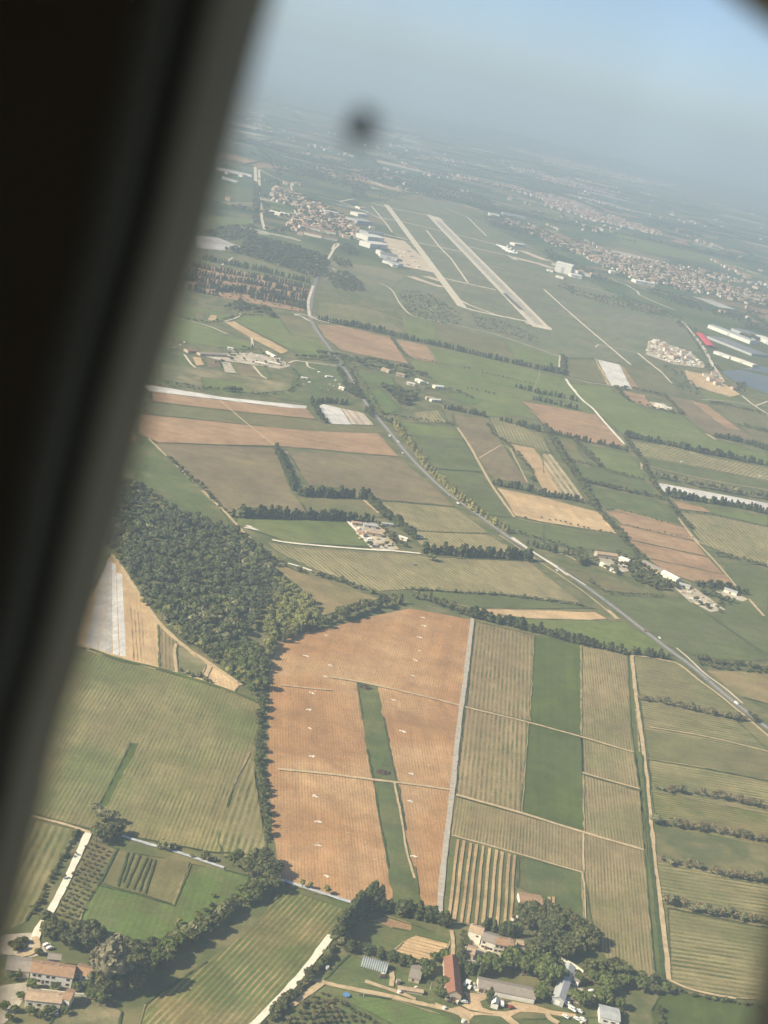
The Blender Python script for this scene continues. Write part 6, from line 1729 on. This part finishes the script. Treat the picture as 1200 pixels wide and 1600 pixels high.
# parked aircraft
def plane_meshes(L):
    f = MB(); n = 12; R = L * .052; rings = []
    for u, k in ((0, .08), (.03, .5), (.09, .9), (.16, 1), (.7, 1), (.86, .62), (1, .12)):
        rings.append([(L * (.5 - u), R * k * math.cos(6.283 * q / n), R * 1.5 + R * k * math.sin(6.283 * q / n) + (R * .35 if u > .8 else 0)) for q in range(n)])
    f.loft(rings)
    def wing(sp, c0, c1, x0, sw, z, dih, sg):
        t_ = c0 * .06
        return MB().loft([[(x0, sg * R * .5, z), (x0 - c0 * .5, sg * R * .5, z + t_), (x0 - c0, sg * R * .5, z), (x0 - c0 * .5, sg * R * .5, z - t_)], [(x0 - sw, sg * sp, z + dih), (x0 - sw - c1 * .5, sg * sp, z + dih + t_ * .4), (x0 - sw - c1, sg * sp, z + dih), (x0 - sw - c1 * .5, sg * sp, z + dih - t_ * .4)]])
    z = R * 1.1; out = [("fuselage", f)]
    for sg in (-1, 1):
        out.append(("wing", wing(L * .46, L * .17, L * .055, L * .12, L * .15, z, L * .03, sg)))
        out.append(("tailplane", wing(L * .16, L * .09, L * .04, -L * .38, L * .06, R * 2, L * .01, sg)))
        out.append(("engine", MB().tube((L * .12, sg * L * .16, R * .7), (-L * .01, sg * L * .16, R * .7), R * .5, R * .36, 10)))
    fin = MB().loft([[(-L * .34, -.15, R * 2.3), (-L * .34, .15, R * 2.3), (-L * .48, .15, R * 2.3), (-L * .48, -.15, R * 2.3)], [(-L * .45, -.1, R * 2.3 + L * .14), (-L * .45, .1, R * 2.3 + L * .14), (-L * .51, .1, R * 2.3 + L * .14), (-L * .51, -.1, R * 2.3 + L * .14)]])
    out.append(("tail_fin", fin))
    for x, y in ((L * .38, 0), (-L * .02, L * .06), (-L * .02, -L * .06)): out.append(("landing_gear", MB().tube((x, y, -.2), (x, y, R * .9), L * .012, L * .012, 8)))
    return [(nm, mesh_np(nm, m_.v, m_.f, [CARW])) for nm, m_ in out]


PL, PS = plane_meshes(52), plane_meshes(26)
for k, (x, y) in enumerate(pts("b", "800,640 818,650 834,662 850,672")):
    r = tag(empty("parked_airliner", (x, y, ZB), math.radians(150)), "white airliner parked in the tight row right of the runway", "aircraft", "airliners parked right of the runway")
    for nm, me in PL: obj(nm, me, r)
for x, y in pts("b", "225,655 250,668 280,672 302,662 260,690 352,742 330,715 345,755 320,690 300,735"):
    r = tag(empty("parked_aircraft", (x, y, ZB), math.radians(random.choice((60, 100)))), "small white aircraft parked on the apron beside the white hangars", "aircraft", "aircraft on the apron")
    for nm, me in PS: obj(nm, me, r)


# ------------------------------------------------------------------ the aircraft cabin and its window
def cabin():
    def ray(px, py, Y):
        d = CX * (px - 600) + CY * (800 - py) + FW * FPX
        return (d.x * Y / d.y, Y, ALT + d.z * Y / d.y)
    ctl = [(425, 0), (370, 200), (315, 400), (248, 605), (196, 790), (138, 1010), (94, 1150), (62, 1290), (25, 1440), (2, 1560), (-5, 1700), (60, 1890), (220, 2030), (520, 2110), (820, 2090), (1010, 1990), (1110, 1830), (1172, 1600), (1203, 1430),
           (1250, 1200), (1300, 950), (1345, 650), (1365, 400), (1330, 210), (1262, 92), (1152, 2), (1010, -110), (850, -210), (700, -255), (560, -230), (475, -140)]
    n = len(ctl); C = []
    for k in range(n):
        p0, p1, p2, p3 = (Vector(ctl[(k + q) % n]) for q in (-1, 0, 1, 2))
        for t in (0, .25, .5, .75):
            C.append(.5 * ((2 * p1) + (p2 - p0) * t + (2 * p0 - 5 * p1 + 4 * p2 - p3) * t * t + (3 * p1 - p0 - 3 * p2 + p3) * t ** 3))
    m = len(C)
    nor = []
    for k in range(m):
        d = (C[(k + 1) % m] - C[k - 1]).normalized(); nor.append(Vector((d.y, -d.x)))
    cen = sum(C, Vector((0, 0))) / m
    if sum((C[k] - cen).dot(nor[k]) for k in range(m)) < 0: nor = [-q for q in nor]
    def ring(off, Y): return [Vector(ray(*(C[k] + nor[k] * off * (1.0 - .30 * min(1, max(0, C[k].y / 1100)))), Y)) for k in range(m)]
    root = tag(empty("aircraft_cabin", (0, 0, ALT - 1.2)), "dark aircraft cabin wall with an oval window, seen from inside", "aircraft")
    def put(name, mb, mat, parent=root, smooth=False):
        mb.v = [(x, y, z - (ALT - 1.2)) for x, y, z in mb.v] if parent is root else mb.v
        return mb.build(name, mat, parent, smooth)
    def loft2(a, b): return MB().loft([a, b], cap=False)
    FR = simple("grey_window_surround", (0.41, 0.345, 0.25), .75, .06, 20)
    SEAL = simple("black_window_seal", (0.03, 0.028, 0.025), .9, .1, 20)
    TRIM = simple("dark_cabin_trim", (0.22, 0.20, 0.16), .8, .08, 20)
    PAN = simple("brown_cabin_panel", (0.27, 0.20, 0.125), .9, .1, 10)
    SKIN = simple("white_aircraft_skin", (0.75, 0.75, 0.74), .4, .04, 2)
    put("window_surround", MB().loft([ring(0, .432), ring(45, .405), ring(92, .379)], cap=False), FR, smooth=True)
    put("window_seal", MB().loft([ring(91, .380), ring(112, .386), ring(140, .372)], cap=False), SEAL)
    put("window_trim", MB().loft([ring(138, .3715), ring(165, .352), ring(205, .347)], cap=False), TRIM, smooth=True)
    ce = Vector(ray(*cen, .346))
    def square(pts_, x0, x1, z0, z1):
        out = []
        for p in pts_:
            d = p - ce; s = min((x1 - ce.x) / d.x if d.x > 1e-6 else 1e9, (x0 - ce.x) / d.x if d.x < -1e-6 else 1e9, (z1 - ce.z) / d.z if d.z > 1e-6 else 1e9, (z0 - ce.z) / d.z if d.z < -1e-6 else 1e9)
            out.append(Vector((ce.x + d.x * s, p.y, ce.z + d.z * s)))
        return out
    r0 = ring(203, .3465); zc = ALT
    put("wall_panel", loft2(r0, square(r0, -1.6, 1.6, zc - .62, zc + .44)), PAN)
    lin = MB().box(-1.6, 1.6, -1.75, .3465, zc - .62, zc + .44); lin.f = [f for f, k in zip(lin.f, range(6)) if k not in (2, 3)]; lin.m = lin.m[:4]
    for x0, x1, z0, z1 in ((-1.6, 1.6, -.62, -.2), (-1.6, 1.6, .4, .44), (-1.6, -.6, -.2, .4), (.6, 1.6, -.2, .4)):       # the far wall, with an unseen window bay added to lighten the cabin
        lin.add([(x0, -1.75, zc + z0), (x1, -1.75, zc + z0), (x1, -1.75, zc + z1), (x0, -1.75, zc + z1)], [(0, 1, 2, 3)])
    for x in (-.6, .6): lin.add([(x, -1.75, zc - .2), (x, -2.08, zc - .2), (x, -1.99, zc + .4), (x, -1.75, zc + .4)], [(0, 1, 2, 3)])
    for z, yb in ((-.2, -2.09), (.4, -1.99)): lin.add([(-.6, -1.75, zc + z), (.6, -1.75, zc + z), (.6, yb, zc + z), (-.6, yb, zc + z)], [(0, 1, 2, 3)])
    put("cabin_lining", lin, PAN)
    r1 = ring(-2, .436); sq = square(r1, -.6, .6, zc - .5, zc + .4)
    sk = loft2(r1, sq)
    sec = [(.436, .4), (.25, .85), (-.3, 1.1), (-.9, 1.15), (-1.5, .95), (-2.0, .4), (-2.1, -.2), (-1.95, -.8), (-1.4, -1.3), (-.7, -1.45), (-.1, -1.35), (.3, -.95), (.436, -.5)]
    st = [[(x, y if k == 1 else -.85 + (y + .85) * k, zc + z * k) for y, z in sec] for x, k in ((-7, .15), (-6, .6), (-4.5, .9), (-3, 1), (-.6, 1), (.6, 1), (3, 1), (4.5, .9), (6, .6), (7, .15))]
    nf = len(sec)
    vs = [p for r in st for p in r]; fs = []
    for a in range(len(st) - 1):
        for q in range(nf):
            if (q == nf - 1 or q == 5) and a == 4: continue  # skin left open at the main window and at the added light bay
            q2 = (q + 1) % nf; fs.append((a * nf + q, a * nf + q2, (a + 1) * nf + q2, (a + 1) * nf + q))
    fs += [tuple(range(nf)), tuple(range((len(st) - 1) * nf, len(st) * nf))]
    sk.add(vs, fs)
    put("fuselage", sk, SKIN)
    # the pane: clear acrylic with a film of fine scratches and grime
    pm, t, b = newmat("scratched_acrylic_pane")
    out = t.nodes["Material Output"]; t.nodes.remove(b)
    tr = N(t, "ShaderNodeBsdfTransparent"); tr.inputs[0].default_value = (0.985, 0.978, 0.957, 1)
    tl = N(t, "ShaderNodeBsdfTranslucent"); tl.inputs[0].default_value = (0.92, 0.88, 0.78, 1)
    tc = N(t, "ShaderNodeTexCoord"); mp = N(t, "ShaderNodeMapping"); mp.inputs["Scale"].default_value = (30, 30, 8); mp.inputs["Rotation"].default_value = (0, .35, 0)
    t.links.new(tc.outputs["Object"], mp.inputs[0])
    nz = noise(t, mp.outputs[0], 1.0, 4, .6)
    mx = N(t, "ShaderNodeMixShader"); t.links.new(mrange(t, nz, .3, .75, .035, .09), mx.inputs[0])
    t.links.new(tr.outputs[0], mx.inputs[1]); t.links.new(tl.outputs[0], mx.inputs[2]); t.links.new(mx.outputs[0], out.inputs["Surface"])
    e0, e1 = ring(4, .4305), ring(4, .4285)
    mb = MB(); k = len(e0); mb.add(e0 + e1, [tuple(range(k)), tuple(reversed(range(k, 2 * k)))])
    put("window_pane", mb, pm)
    put("window_pane", MB().add([(-.6, -2.1, zc - .2), (.6, -2.1, zc - .2), (.6, -2.0, zc + .4), (-.6, -2.0, zc + .4)], [(0, 1, 2, 3)]), pm)  # pane of the unseen bay added behind the camera for bounce light
    # a squashed insect on the outside of the pane
    c = Vector(ray(566, 200, .4335)); r = random.Random(5); s = MB(); q = 14
    rr = [r.uniform(.7, 1.15) * .0047 for _ in range(q)]
    s.loft([[(c.x + rr[a] * k_ * math.cos(6.283 * a / q), c.y + dy, c.z + rr[a] * k_ * 1.15 * math.sin(6.283 * a / q)) for a in range(q)] for k_, dy in ((1.0, -.0012), (.9, .0006), (.4, .0016))])
    o = s.build("insect_splat", simple("dried_insect", (0.05, 0.045, 0.045), .9, .3, 300))
    tag(o, "dark blurred insect splat stuck on the window pane against the horizon", "insect splat")


cabin()
